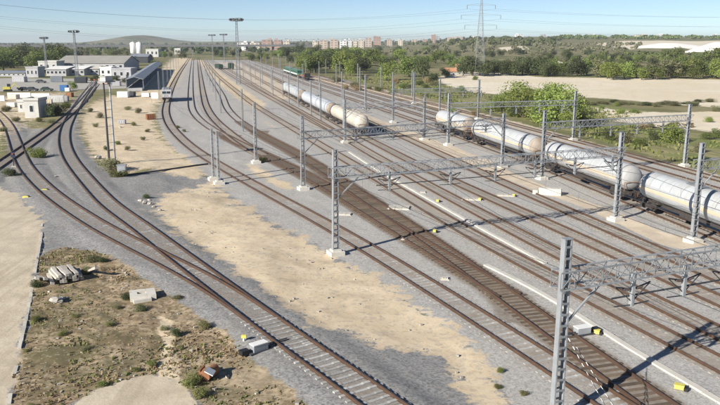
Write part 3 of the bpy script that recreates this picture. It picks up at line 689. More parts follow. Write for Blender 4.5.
def tank_wagon(key, sa, sb, label, body='tank_white', shell=True, ring=None, end=('tank_dirty', 'tank_white'), letters=False, stripe=True, upper='tank_white', bands=8):
    a, b_ = at_s(key, sa), at_s(key, sb); c_ = (a + b_) / 2; L = float(np.linalg.norm(b_ - a)); az = math.atan2(b_[1] - a[1], b_[0] - a[0])
    root = thing('tank_wagon', (c_[0], c_[1], .2), label, 'tank wagon', 'tank wagons on the yard', az)
    r = 1.42; zc = 2.58; hl = L / 2 - 1.25
    m = MB(); prof = [(-hl, .04), (-hl + .05, .55), (-hl + .2, 1.0), (-hl + .45, 1.32), (-hl + .8, r)] ; pts = [(x, 0, zc) for x, _ in prof] + [(-x, 0, zc) for x, _ in prof[::-1]]; rs = [q for _, q in prof] + [q for _, q in prof[::-1]]
    m.tube(pts[4:6], rs[4:6], 40, 0, cap=False); m.build('tank_barrel', body, root)
    for q, em in ((slice(0, 5), end[0]), (slice(5, 10), end[1])): MB().tube(pts[q], rs[q], 40, 0).build('end_dome', em, root)
    def shellpiece(name, x0, x1, a0, a1, rad, mt, n=20, th=.03):
        mm = MB(); vs = []; fs = []
        for x in (x0, x1):
            for i in range(n + 1):
                t_ = a0 + (a1 - a0) * i / n
                vs += [(x, math.cos(t_) * rad, zc + math.sin(t_) * rad), (x, math.cos(t_) * (rad - th), zc + math.sin(t_) * (rad - th))]
        k2 = 2 * (n + 1); fo = []; fi = []
        for i in range(n):
            p = 2 * i; fo.append((p, p + 2, p + 2 + k2, p + k2)); fi.append((p + 1, p + 1 + k2, p + 3 + k2, p + 3)); fs += [(p, p + 1, p + 3, p + 2), (p + k2, p + 2 + k2, p + 3 + k2, p + 1 + k2)]
        fs += [(0, k2, k2 + 1, 1), (2 * n, 2 * n + 1, 2 * n + 1 + k2, 2 * n + k2)]
        mm.add(vs, fo, 0, True); mm.add(vs, fi, 0, True)
        mm.add(vs, fs); return mm.build(name, mt, root)
    if shell:
        nseg = bands; x0 = -hl + .95; w = (2 * hl - 1.9) / nseg
        for i in range(nseg): shellpiece('sun_shield', x0 + i * w + .03, x0 + (i + 1) * w - .03, R(12), R(168), r + .075, upper)
    if stripe:
        for s in (-1, 1):
            a0 = R(-13) if s > 0 else R(180 - 2)
            shellpiece('orange_stripe', -hl + .85, hl - .85, a0, a0 + R(15), r + .022, 'orange_stripe', 4, .02)
    if ring is not None:
        for x in ring: shellpiece('dark_band', x * hl - .18, x * hl + .18, R(-60), R(240), r + .11, 'band_blue', 24, .1)
    u = MB(); 
    for y in (-.5, .5): u.box((0, y, 1.02), (L - 1.3, .2, .3))
    for x in (-1, 1): u.box((x * (hl + .2), 0, 1.02), (.3, 2.5, .34))
    for x in (-hl * .62, hl * .62): u.prism([(x - .5, 1.1), (x + .5, 1.1), (x + .5, 1.5), (x + .2, 1.22), (x - .2, 1.22), (x - .5, 1.5)], -1.1, 1.1)
    for s in (-1, 1): u.bar((-hl * .55, s * 1.15, .82), (hl * .55, s * 1.15, .82), .07)
    u.box((hl * .1, .0, .72), (2.2, 1.2, .42)); u.build('underframe', 'underframe', root)
    for x in (-hl + 2.0, hl - 2.0): bogie(root, x)
    for x in (-1, 1):
        for y in (-.87, .87):
            q = MB().tube([(x * hl, y, 1.05), (x * (hl + .85), y, 1.05)], .1, 8); q.tube([(x * (hl + .85), y, 1.05), (x * (hl + .95), y, 1.05)], .24, 12); q.build('buffer', 'underframe', root)
    lad = MB()
    for y in (-.22, .22): lad.bar((.4 + y, -r - .16, 1.2), (.4 + y, -.62, zc + r + .05), .05)
    for i in range(8): f_ = (i + .5) / 8; lad.bar((.18, -r - .16 + f_ * (r - .46), 1.2 + f_ * (zc + r - 1.15)), (.62, -r - .16 + f_ * (r - .46), 1.2 + f_ * (zc + r - 1.15)), .03)
    lad.build('ladder', 'galvanised', root)
    wk = MB().box((.4, 0, zc + r + .12), (2.4, 1.0, .05)); 
    for s in (-1, 1): wk.bar((-.8, s * .5, zc + r + .12), (-.8, s * .5, zc + r + .75), .04); wk.bar((1.6, s * .5, zc + r + .12), (1.6, s * .5, zc + r + .75), .04); wk.bar((-.8, s * .5, zc + r + .75), (1.6, s * .5, zc + r + .75), .04)
    wk.tube([(.4, 0, zc + r), (.4, 0, zc + r + .3)], .3, 12); wk.build('top_walkway', 'galvanised_dull', root)
    for x in (-1, 1):
        rails_ = MB()
        for y in (-1.1, 1.1): rails_.bar((x * (hl + .02), y, 1.1), (x * (hl + .02), y, 2.2), .05)
        rails_.bar((x * (hl + .02), -1.1, 2.2), (x * (hl + .02), 1.1, 2.2), .05)
        rails_.build('end_rail', 'rust', root)
    if letters:                       # pale blue lettering, too small to read in the photograph: the marks only
        mm = MB(); rng = random.Random(3); side = letters
        x = hl - 1.7
        for wdt, hgt in ((.55, .55), (0, 0), (.42, .6), (.38, .55), (.46, .6), (.36, .52), (.40, .58)):
            if wdt:
                a0 = math.asin(.30 / r)
                vs = []
                for dx in (0, -wdt):
                    for zz in (.33, .33 + hgt * .5, .33 + hgt):
                        yy = -math.sqrt((r + .09) ** 2 - zz ** 2); vs.append((x + dx, yy, zc + zz))
                mm.add(vs, [(0, 1, 4, 3), (1, 2, 5, 4)])
            x -= wdt + .16
        mm.build('lettering', 'tank_letter', root)
    return root
def S(key, u, v, z=2.6): return track_param(key, u, v, z)[0]
sa, sb = S('T10', 419, 117.5), S('T10', 462, 128)
tank_wagon('T10', S('T10', 530, 151) + .4, S('T10', 463.5, 128.5) - .3, 'long tank wagon with a dirty brown end and a worn orange stripe', ring=(.86,), bands=9, end=('tank_dirty', 'tank_grey'))
tank_wagon('T10', sb + .3, sa, 'leftmost white tank wagon of the near row', body='tank_cream', end=('tank_dirty', 'tank_cream'), ring=(-.15, ), bands=7)
tank_wagon('T10', S('T10', 637, 182) , S('T10', 530, 151) - .4, 'white tank wagon with rounded grey right end in the near row', body='tank_grey', end=('tank_grey', 'tank_dirty'), ring=(.80,), bands=9)
s0 = S('T10', 637, 182)
tank_wagon('T10', s0 - 21.2, s0 - .4, 'white tank wagon with pale blue lettering cut by the right edge', body='tank_white', ring=(-.1,), letters=True, bands=9)
tank_wagon('T8', S('T8', 354, 124), S('T8', 325.5, 111), 'cream tank wagon at the right end of the far pair', body='tank_cream', end=('tank_cream', 'tank_dirty'), shell=False, stripe=False, ring=(.93,))
tank_wagon('T8', S('T8', 324.5, 110.5), S('T8', 299, 96.5), 'bluish white tank wagon coupled behind the cream one', body='tank_blue_white', upper='tank_blue_white', stripe=False, bands=6)
tank_wagon('T8', S('T8', 298, 96), S('T8', 281, 87), 'white tank wagon at the far left end of the far group', body='tank_white', stripe=False, bands=5)

# ------------------------------------------------------------------ locomotive, shunter, flat wagon
def rail_vehicle(key, s0, s1, label, name, cat, colour, cab, h=3.6, front=True, stripe=None):
    a, b_ = at_s(key, s0), at_s(key, s1); L = float(np.linalg.norm(b_ - a)); az = math.atan2(b_[1] - a[1], b_[0] - a[0]); c_ = (a + b_) / 2
    root = thing(name, (c_[0], c_[1], .2), label, cat, None, az); hl = L / 2
    MB().box((0, 0, 1.0), (L - .3, 2.7, .4)).build('chassis', 'underframe', root)
    for x in (-hl + 2.3, hl - 2.3): bogie(root, x)
    body = MB(); poly = [(-hl + .1, 1.2), (hl - .1, 1.2), (hl - .1, 2.2), (hl - .7, h + .2), (hl - 1.2, h + .5), (-hl + 1.2, h + .5), (-hl + .7, h + .2), (-hl + .1, 2.2)]
    body.prism(poly, -1.42, 1.42); body.build('body', colour, root)
    MB().box((0, 0, h + .58), (L * .6, 1.8, .16)).build('roof_fairing', 'galvanised_dull', root)
    for s in (-1, 1):
        q = MB(); x0, x1 = s * (hl - .13), s * (hl - .64); z0, z1 = 2.35, h + .08
        for y0, y1 in ((-1.2, -.08), (.08, 1.2)):
            vs = []
            for x, z in ((x0 + s * .03 - s * .02, z0), (x1 + s * .03, z1)):
                for y in (y0, y1): vs.append((x, y, z))
            q.add(vs, [(0, 1, 3, 2)])
        q.build('windscreen', 'glass_dark', root)
        for y in (-.9, .9): MB().tube([(s * (hl - .12), y, 1.6), (s * (hl - .02), y, 1.6)], .16, 10).build('headlight', 'white_paint', root)
        for y in (-.87, .87): MB().tube([(s * (hl - .2), y, 1.05), (s * (hl + .45), y, 1.05)], .2, 10).build('buffer', 'underframe', root)
    for y in (-1.44, 1.44):
        for x in np.arange(-hl + 2.2, hl - 2, 2.2): MB().box((x, y, 2.75), (1.2, .04, .7)).build('side_window', 'glass_dark', root)
        if stripe: MB().box((0, y, 1.75), (L - .8, .035, .5)).build('side_stripe', stripe, root)
s = S('T3', 167, 101, .3); rail_vehicle('T3', s, s + 15, 'white locomotive with dark windscreen on the curved track', 'locomotive', 'locomotive', 'wall_grey', True, stripe='red_paint', h=2.9)
s = S('T11', 300, 77.5, .3); rail_vehicle('T11', s, s + 26, 'green and white shunting railcar beyond the far tank wagons', 'railcar', 'railcar', 'green_paint', True, stripe='white_paint', h=3.3)
rail_vehicle('T11', s + 28, s + 58, 'second green railcar coupled at the far end of the green pair', 'railcar', 'railcar', 'green_paint', True, stripe='white_paint', h=3.2)
def flat_wagon(key, s0, s1, label):
    a, b_ = at_s(key, s0), at_s(key, s1); L = float(np.linalg.norm(b_ - a)); c_ = (a + b_) / 2
    root = thing('flat_wagon', (c_[0], c_[1], .2), label, 'flat wagon', None, math.atan2(b_[1] - a[1], b_[0] - a[0]))
    MB().box((0, 0, 1.15), (L, 2.8, .3)).build('deck', 'underframe', root)
    for x in (-L / 2 + 2.2, L / 2 - 2.2): bogie(root, x)
    MB().box((-L / 2 + .2, 0, 2.2), (.25, 2.7, 1.9)).build('end_board', 'black_paint', root); MB().box((1, 0, 1.6), (L * .6, 2.2, .6)).build('load', 'rust', root)
flat_wagon('T11', s - 24, s - 3, 'dark flat wagon with an upright end board near the green railcars')
def covered_wagon(u, v, az, label, L=8., h=3.2, colour='dark_green'):
    p = hit(u, v); root = thing('covered_wagon', (p[0], p[1], p[2]), label, 'covered wagon', None, az)
    MB().box((0, 0, .8), (L, 2.6, .35)).build('chassis', 'underframe', root)
    m = MB(); pr = [(-1.35, .98), (1.35, .98), (1.35, h - .5), (.9, h), (-.9, h), (-1.35, h - .5)]; vs = [(x, y, z) for x in (-L / 2, L / 2) for y, z in pr]
    m.add(vs, [tuple(range(6))[::-1], tuple(range(6, 12))] + [(k, (k + 1) % 6, (k + 1) % 6 + 6, k + 6) for k in range(6)]); m.build('body', colour, root)
    for x in (-L / 2 + 1.3, L / 2 - 1.3):
        for y in (-1.05, 1.05): MB().tube([(x, y - .1, .5), (x, y + .1, .5)], .5, 12, smooth=False).build('wheel', 'underframe', root)
covered_wagon(219, 69, R(112), 'dark covered wagon left of the tall floodlight mast', 14); covered_wagon(231, 69.5, R(112), 'dark green upright wagon just left of the tall floodlight mast', 6, 4.2)

# ------------------------------------------------------------------ trees and shrubs
def crown_data(seed, n=650, lobes=7, leaf=.05, spread=.34, zc=.62, zr=.34, low=False):
    rg = np.random.RandomState(seed)
    lc = np.c_[rg.uniform(-1, 1, (lobes, 2)) * spread * .62, zc + rg.uniform(-1, 1, lobes) * zr * .55]; lr = rg.uniform(.13, .24, lobes) * (spread / .34)
    if low: lc[:, 2] = np.abs(lc[:, 2])
    k = rg.randint(0, lobes, n); d = rg.normal(size=(n, 3)); d /= np.linalg.norm(d, axis=1)[:, None]
    rad = lr[k] * rg.uniform(.25, 1.08, n) ** .55
    c = lc[k] + d * rad[:, None] * np.array([1, 1, .85]); c[:, 2] = np.maximum(c[:, 2], .02 if low else .06)
    nm = d * .9 + rg.normal(size=(n, 3)) * .55 + np.array([0, 0, .25]); nm /= np.linalg.norm(nm, axis=1)[:, None]
    ax = np.cross(nm, rg.normal(size=(n, 3))); ax /= np.linalg.norm(ax, axis=1)[:, None]; ay = np.cross(nm, ax)
    s = leaf * rg.uniform(.55, 1.35, n)[:, None]; s2 = s * rg.uniform(.5, .9, n)[:, None]
    V = np.stack([c - ax * s, c - ay * s2 + nm * s * .25, c + ax * s, c + ay * s2 + nm * s * .25], 1).reshape(-1, 3)
    return V, np.arange(4 * n).reshape(n, 4), lc
def quads_mesh(name, V, Fq, m):
    me_ = bpy.data.meshes.new(name); me_.from_pydata(V.tolist(), [], Fq.tolist()); me_.materials.append(MATS[m]); me_.update(); return me_
CROWN = {}; TRUNK = {}; BUSH = {}
LEAFS = ('leaf_bright', 'leaf_mid', 'leaf_dark', 'leaf_olive', 'leaf_dry')
for v_ in range(5):
    V_, F_q, lc_ = crown_data(10 + v_, 1700, 15, .029, .36, .5, .52)
    base = quads_mesh('crown', V_, F_q, 'leaf_mid')
    for lf in LEAFS:
        mm = base if lf == 'leaf_mid' else base.copy(); mm.materials[0] = MATS[lf]; CROWN[v_, lf] = mm
    m = MB(); m.tube([(0, 0, -.02), (.01, .005, .2), (-.005, .01, .45), (0, 0, .66)], [.028, .02, .014, .006], 7)
    for q in lc_[:5]: m.tube([(0, .005, .3), (q[0] * .5, q[1] * .5, (.34 + q[2]) / 2), tuple(q)], [.011, .008, .004], 5)
    TRUNK[v_] = m.mesh('trunk', 'bark')
    V_, F_q, lc_ = crown_data(40 + v_, 2600, 14, .026, .46, .34, .36, True)
    base = quads_mesh('foliage', V_, F_q, 'leaf_mid')
    for lf in LEAFS + ('leaf_weed',):
        mm = base if lf == 'leaf_mid' else base.copy(); mm.materials[0] = MATS[lf]; BUSH[v_, lf] = mm
    m = MB()
    for q in lc_[:5]: m.tube([(0, 0, -.02), (q[0] * .5, q[1] * .5, q[2] * .4), tuple(q)], [.014, .01, .005], 5)
    BUSH[v_, 'stem'] = m.mesh('stem', 'bark')
TR = random.Random(21)
NUMW = 'first second third fourth fifth sixth seventh eighth ninth tenth eleventh twelfth thirteenth fourteenth fifteenth sixteenth seventeenth eighteenth nineteenth twentieth'.split() + ['twenty-' + k for k in 'first second third fourth fifth sixth seventh eighth ninth'.split()]
def tree(u, v, hpx, leaf, label, group, wide=1.0, bush=False):
    p = hit(u, v); dist = math.hypot(p[0], p[1]); h = hpx * dist / F; k = TR.randrange(5)
    o = thing('shrub' if bush else 'tree', p, label, 'shrub' if bush else 'tree', group, TR.uniform(0, 6.3))
    if bush: h *= 1.45
    w = h * wide * TR.uniform(.9, 1.15) * (.75 if bush else 1)
    for nm, me_ in ((('foliage', BUSH[k, leaf]), ('stem', BUSH[k, 'stem'])) if bush else (('crown', CROWN[k, leaf]), ('trunk', TRUNK[k]))):
        c_ = link(nm, me_, o); c_.scale = (w, w, h)
    return o
def band(n, u0, u1, v0, v1, h0, h1, leaves, label, group, wide=1.2, bush=False, skip=()):
    seen = {}
    for i in range(n):
        u = u0 + (u1 - u0) * (i + TR.uniform(.1, .9)) / n; f = (u - u0) / (u1 - u0); v = v0 + (v1 - v0) * TR.random()
        if any(a <= u <= b_ for a, b_ in skip): continue
        lf = leaves[TR.randrange(len(leaves))]
        seen[lf] = seen.get(lf, 0) + 1
        tree(u, v, TR.uniform(h0, h1), lf, (label + (', %s from left' % NUMW[seen[lf] - 1])) % {'leaf_bright': 'bright green', 'leaf_mid': 'mid green', 'leaf_dark': 'dark green', 'leaf_olive': 'greyish olive', 'leaf_dry': 'dry straw-coloured'}[lf], group, wide, bush)
# belt right behind the pale field
band(18, 462, 548, 73.5, 76.5, 14, 21, ['leaf_dark'], '%s tree in the clump behind the pylon', 'dark clump behind the field')
band(9, 540, 590, 74, 77.5, 13, 19, ['leaf_dark', 'leaf_mid'], '%s tree left of the white field house', 'belt behind the field')
band(28, 596, 800, 77, 80, 12, 20, ['leaf_bright', 'leaf_mid', 'leaf_bright', 'leaf_mid', 'leaf_olive'], '%s tree behind the far side of the pale field', 'belt behind the field', 1.3)
band(22, 545, 790, 63, 71, 8, 14, ['leaf_mid', 'leaf_dark', 'leaf_olive', 'leaf_mid'], '%s second-row tree beyond the field belt', 'second row beyond the field')
for u, v, h_, lf, lb in ((678, 64, 17, 'leaf_mid', 'taller rounded tree above the belt, left of the white quarry shed'), (718, 72, 24, 'leaf_mid', 'round green tree cut by the right edge above the field'), (567, 62, 13, 'leaf_dark', 'dark tree beside the white field house')): tree(u, v, h_, lf, lb, None, 1.2)
# trees along the yard and left of the field
band(20, 300, 372, 66, 74, 15, 22, ['leaf_mid', 'leaf_bright', 'leaf_mid', 'leaf_dark'], '%s tree right of the green railcars', 'wood beyond the green railcars', 1.3)
band(16, 280, 360, 55, 64, 9, 15, ['leaf_mid', 'leaf_dark', 'leaf_mid'], '%s tree before the far flats', 'wood before the far flats', 1.3)
tree(387, 80.5, 21, 'leaf_bright', 'bright green round tree standing alone at the yard edge', None, 1.35); tree(350, 76, 18, 'leaf_bright', 'light green tree over the bend of the pale verge path', None, 1.2)
tree(423, 79, 24, 'leaf_dark', 'tall dark green tree left of the red roofed hut', None, 1.1); tree(409, 77, 22, 'leaf_mid', 'spreading green tree next to the tall dark tree', None, 1.4); tree(445, 78, 11, 'leaf_dark', 'small dark round tree beside the red roofed hut', None, 1.3); tree(433, 85, 13, 'leaf_dark', 'small dark tree at the left tip of the pale field', None, 1.2)
band(20, 360, 470, 60, 70, 9, 15, ['leaf_mid', 'leaf_bright', 'leaf_dark', 'leaf_mid'], '%s tree behind the lone bright tree', 'grove left of the pylon', 1.3)
band(20, 360, 560, 51, 58, 5, 8, ['leaf_mid', 'leaf_olive', 'leaf_dark'], '%s far tree on the rise behind the pylon', 'far trees behind the pylon', 1.6)
band(26, 540, 760, 56, 64, 5, 9, ['leaf_mid', 'leaf_olive', 'leaf_dark', 'leaf_olive'], '%s far tree below the quarry', 'far trees below the quarry', 1.6)
# left wood and depot greenery
band(26, -30, 62, 64, 72, 16, 23, ['leaf_dark', 'leaf_mid', 'leaf_dark', 'leaf_mid'], '%s tree behind the depot at the left edge', 'wood behind the depot', 1.3)
band(14, 0, 85, 56, 63, 9, 13, ['leaf_dark', 'leaf_mid'], '%s tree at the back of the left wood', 'back of the left wood', 1.4)
band(14, 60, 135, 54.5, 57, 6, 8, ['leaf_mid', 'leaf_olive'], '%s low tree behind the grey workshop roof', 'trees behind the workshop', 1.5)
band(12, 140, 245, 56, 61, 5, 9, ['leaf_mid', 'leaf_dark', 'leaf_olive'], '%s small tree at the far end of the yard', 'trees at the far end of the yard', 1.5, skip=((184, 204),))
band(8, 246, 285, 57, 61, 6, 9, ['leaf_bright', 'leaf_mid'], '%s tree under the right end of the viaduct', 'trees under the viaduct', 1.5)
tree(51, 117, 14, 'leaf_dark', 'dark dense tree against the right wall of the small white house', None, 1.2); tree(58, 115, 11, 'leaf_dark', 'lower dark bush right of the small white house', None, 1.4, True)
tree(73, 90, 9, 'leaf_bright', 'bright little tree beside the blue container', None, 1.2); tree(157, 68, 8, 'leaf_mid', 'small tree at the far end of the blue-grey canopy', None, 1.3)
band(9, 84, 132, 80, 84, 4, 7, ['leaf_mid', 'leaf_dark', 'leaf_olive'], '%s small tree on the apron before the sheds', 'small trees on the apron', 1.3)
band(7, 40, 110, 72.5, 74.5, 6, 9, ['leaf_mid', 'leaf_dark'], '%s tree between the sheds and the workshop', 'trees between the sheds', 1.2)
# near shrubs on the verge
for i, (u, v, h_, lf) in enumerate([(500,112,17,'leaf_bright'),(512,113,22,'leaf_bright'),(524,118,26,'leaf_bright'),(538,121,30,'leaf_bright'),(552,124,33,'leaf_bright'),(564,124,36,'leaf_bright'),(560,116,30,'leaf_bright'),(540,112,24,'leaf_bright'),(526,110,22,'leaf_olive'),(574,122,18,'leaf_mid'),(506,106,18,'leaf_bright'),(546,108,28,'leaf_bright'),(519,107,24,'leaf_bright'),(494,106,13,'leaf_olive'),(490,110,10,'leaf_bright'),(581,126,14,'leaf_bright'),(588,128,11,'leaf_mid'),(570,128,18,'leaf_bright'),(545,122,22,'leaf_bright'),(515,117,15,'leaf_mid'),(532,114,26,'leaf_bright')]):
    tree(u, v, h_ * TR.uniform(.8, 1.05), lf, 'big %s bush, %s in the thicket behind the verge masts' % ({'leaf_bright': 'bright green', 'leaf_mid': 'mid green', 'leaf_olive': 'olive'}[lf], NUMW[i]), 'thicket behind the verge masts', 1.3, True)
for u, v, h_, lf, lb in ((672,143,18,'leaf_bright','bright bush left of the second mast from the right edge'),(640,146,9,'leaf_mid','low bush between the two right verge masts'),(655,140,9,'leaf_dark','low dark bush behind the bright verge bush'),(625,143,10,'leaf_olive','olive bush behind the middle mast'),(706,139,7,'leaf_mid','low green bush at the tan field edge near the right edge'),(718,138,9,'leaf_mid','green bush at the right edge below the tan field'),
    (436,91,5,'leaf_mid','low shrub at the left tip of the grass'),(462,92,6,'leaf_mid','low shrub left of the thicket'),(475,80,4,'leaf_mid','tiny green shrub alone on the pale field'),(698,152,9,'leaf_olive','olive verge bush beside the right mast'),(607,140,10,'leaf_mid','green verge bush left of the middle mast top')): tree(u, v, h_, lf, lb, None, 1.5, True)
band(16, 578, 712, 101, 106, 2.2, 4, ['leaf_olive', 'leaf_dark', 'leaf_olive'], 'low %s bush in the strip across the field', 'strip of low bushes across the field', 3.2, True)
band(30, 440, 720, 104, 130, 3, 6, ['leaf_olive', 'leaf_mid', 'leaf_dry', 'leaf_bright'], 'low %s bush between yard and pale field', 'low bushes on the verge', 1.8, True, skip=((495, 580),))
band(18, 330, 445, 80, 94, 3, 6, ['leaf_olive', 'leaf_mid', 'leaf_dry'], 'low %s verge bush left of the thicket', 'low bushes left of the thicket', 1.8, True)
# bushes in the left foreground
for u, v, h_, lf, w_, lb in ((37,158,10,'leaf_bright',1.2,'bright green bush between the two left tracks'),(37,321,7,'leaf_weed',1.5,'green weed clump beside the pale road edge'),(63,335,6,'leaf_weed',1.8,'green weed clump in the middle of the scrub'),(110,326,6,'leaf_weed',1.6,'green weed clump left of the sandy path top'),(103,386,6,'leaf_weed',2.2,'green weed clump at the upper edge of the pale slab'),
    (203,328,9,'leaf_weed',1.5,'dark green bush beside the ballast edge in the scrub'),(175,336,10,'leaf_dark',1.3,'dark bush right of the sandy path'),(153,366,7,'leaf_weed',1.6,'green clump left of the sandy path foot'),(137,371,6,'leaf_weed',1.7,'small green clump above the slab corner'),(190,384,14,'leaf_weed',1.5,'large green weed clump at the right side of the slab'),(200,396,12,'leaf_weed',1.4,'lower green weed clump by the slab and the rusty scrap'),
    (92,262,9,'leaf_olive',1.5,'dull bush at the top of the scrub near the track'),(103,262,8,'leaf_dark',1.4,'dark bush near the track at the top of the scrub'),(36,287,8,'leaf_dark',1.8,'dark weeds left of the sleeper pile'),(128,299,9,'leaf_dark',1.5,'dark weeds at the left of the broken concrete slab'),(140,311,8,'leaf_dark',1.7,'dark weeds below the broken concrete slab'),(118,310,6,'leaf_olive',1.7,'olive weeds left below the broken slab'),
    (112,171,12,'leaf_olive',1.6,'olive weeds round the foot of the twin posts'),(118,177,7,'leaf_weed',2.2,'low green weeds in front of the grey cabinet'),(147,199,5,'leaf_dark',1.3,'small dark shrub by the rubble heap'),(262,162,5,'leaf_dark',1.6,'dark weed left of the slender mast footing'),(262,160,3,'leaf_weed',2,'pale weed patch at the slender mast'),(88,273,8,'leaf_olive',1.6,'olive weeds above the sleeper pile'),(75,318,5,'leaf_weed',1.7,'small green clump below the white rubble'),(30,408,6,'leaf_weed',1.4,'weeds on the road edge at the bottom edge'),
    (27,352,5,'leaf_weed',1.4,'weeds on the pale road edge halfway down'),(165,330,6,'leaf_olive',1.5,'olive weeds at the head of the sandy path'),(86,350,5,'leaf_olive',2,'olive weeds in the middle of the scrub'),(10,177,8,'leaf_dark',1.4,'dark bush at the top end of the pale road'),(178,300,6,'leaf_olive',2,'olive weeds along the ballast above the scrub'),(498,388,6,'leaf_weed',1.5,'grey green weed at the sand tip near the bottom edge'),(500,372,7,'leaf_weed',1.4,'weed on the gravel right of the sand tip'),(523,395,6,'leaf_weed',1.4,'weed just left of the nearest mast')):
    tree(u, v, h_ * (.8 if v > 240 else 1), lf, lb, None, w_ * 1.3, True)
# dry weeds and far wood: uncountable masses
def tufts(name, pts, leaf, mt, label, cat, per=5, seed=5, tall=.8):
    rg = np.random.RandomState(seed); n = len(pts) * per; c = np.repeat(pts, per, 0) + rg.normal(size=(n, 3)) * np.array([.28, .28, 0]) * leaf * 3
    nm = rg.normal(size=(n, 3)) * np.array([1, 1, .35]); nm /= np.linalg.norm(nm, axis=1)[:, None]; ax = np.cross(nm, [0, 0, 1.]); ax /= np.linalg.norm(ax, axis=1)[:, None]
    up = np.array([0, 0, 1.]) + rg.normal(size=(n, 3)) * .45; s = leaf * rg.uniform(.4, 1.5, n)[:, None]
    V = np.stack([c - ax * s * .5, c + ax * s * .5, c + ax * s * .35 + up * s * tall, c - ax * s * .35 + up * s * tall], 1).reshape(-1, 3)
    o = link(name, quads_mesh(name, V, np.arange(4 * n).reshape(n, 4), mt)); tag(o, label, cat, None, 'stuff'); return o
def scatter(poly, n, seed, clump=None):
    rg = np.random.RandomState(seed); P_ = hits(poly); out = []
    while len(out) < n:
        q = rg.uniform(P_.min(0), P_.max(0), (4000, 2)); x, y = q[:, 0], q[:, 1]; ins = np.zeros(len(q), bool)
        for i in range(len(P_)):
            (ax, ay), (bx, by) = P_[i], P_[(i + 1) % len(P_)]
            if abs(by - ay) > 1e-9: ins ^= ((ay > y) != (by > y)) & (x < (bx - ax) * (y - ay) / (by - ay) + ax)
        if clump: ins &= vnoise(x, y, clump, seed) > .5
        q = q[ins]; out += [tuple(k) for k in q]
    out = np.array(out[:n]); return np.c_[out, relief(out[:, 0], out[:, 1]) - .02]
tufts('dry_weeds', scatter(SCRUB, 800, 3, .3), .075, 'leaf_dry', 'dry straw-coloured weeds all over the brown scrub', 'weeds', 4)
tufts('green_weeds', scatter(SCRUB, 700, 4, .16), .10, 'leaf_weed', 'low green weeds scattered through the brown scrub', 'weeds', 5)
tufts('dead_brush', scatter(SCRUB, 500, 8, .22), .10, 'leaf_dry', 'dull brown brushwood between the weeds of the scrub', 'weeds', 4)
tufts('verge_grass', scatter(GRASS, 3500, 6, .08), .35, 'leaf_weed', 'rough grass of the verge between yard and field', 'grass', 4)
rg = np.random.RandomState(9); wood = []
def woodrow(n, u0, u1, v0, v1, hh, seed):
    rg = np.random.RandomState(seed); out = []
    for i in range(n):
        u, v = rg.uniform(u0, u1), v0 + (v1 - v0) * rg.random() ** 1.5; p = hit(u, v); r_ = np.hypot(p[0], p[1]); s = hh * rg.uniform(.7, 1.3)
        k = 26; d = rg.normal(size=(k, 3)); d /= np.linalg.norm(d, axis=1)[:, None]; c = p + np.array([0, 0, s * .5]) + d * rg.uniform(.6, 1, (k, 1)) * np.array([s * .75, s * .75, s * .5])
        nm = d + rg.normal(size=(k, 3)) * .4; nm /= np.linalg.norm(nm, axis=1)[:, None]; ax = np.cross(nm, rg.normal(size=(k, 3))); ax /= np.linalg.norm(ax, axis=1)[:, None]; ay = np.cross(nm, ax); q = s * .3
        out.append(np.stack([c - ax * q, c - ay * q, c + ax * q, c + ay * q], 1).reshape(-1, 3))
    return np.vstack(out)
for nm, args, mt, lb in (('far_wood', (300, 285, 560, 39.2, 46, 8, 1), 'leaf_mid', 'far woods in one green mass along the right horizon'), ('far_scrubland', (200, 380, 640, 44, 55, 5, 2), 'leaf_olive', 'far olive scrubland below the horizon woods'), ('horizon_wood', (150, 560, 760, 37.6, 39.4, 8, 5), 'leaf_mid', 'thin wood line along the right horizon above the quarry'), ('low_scrub', (130, 590, 760, 55, 63, 4.5, 7), 'leaf_mid', 'low green scrub between the field belt and the quarry'), ('distant_wood', (240, -30, 300, 44.5, 54, 8, 3), 'leaf_dark', 'distant woods in one mass behind the viaduct and depot')):
    V_ = woodrow(*args); tag(link(nm, quads_mesh(nm, V_, np.arange(len(V_)).reshape(-1, 4), mt)), lb, 'wood', None, 'stuff')

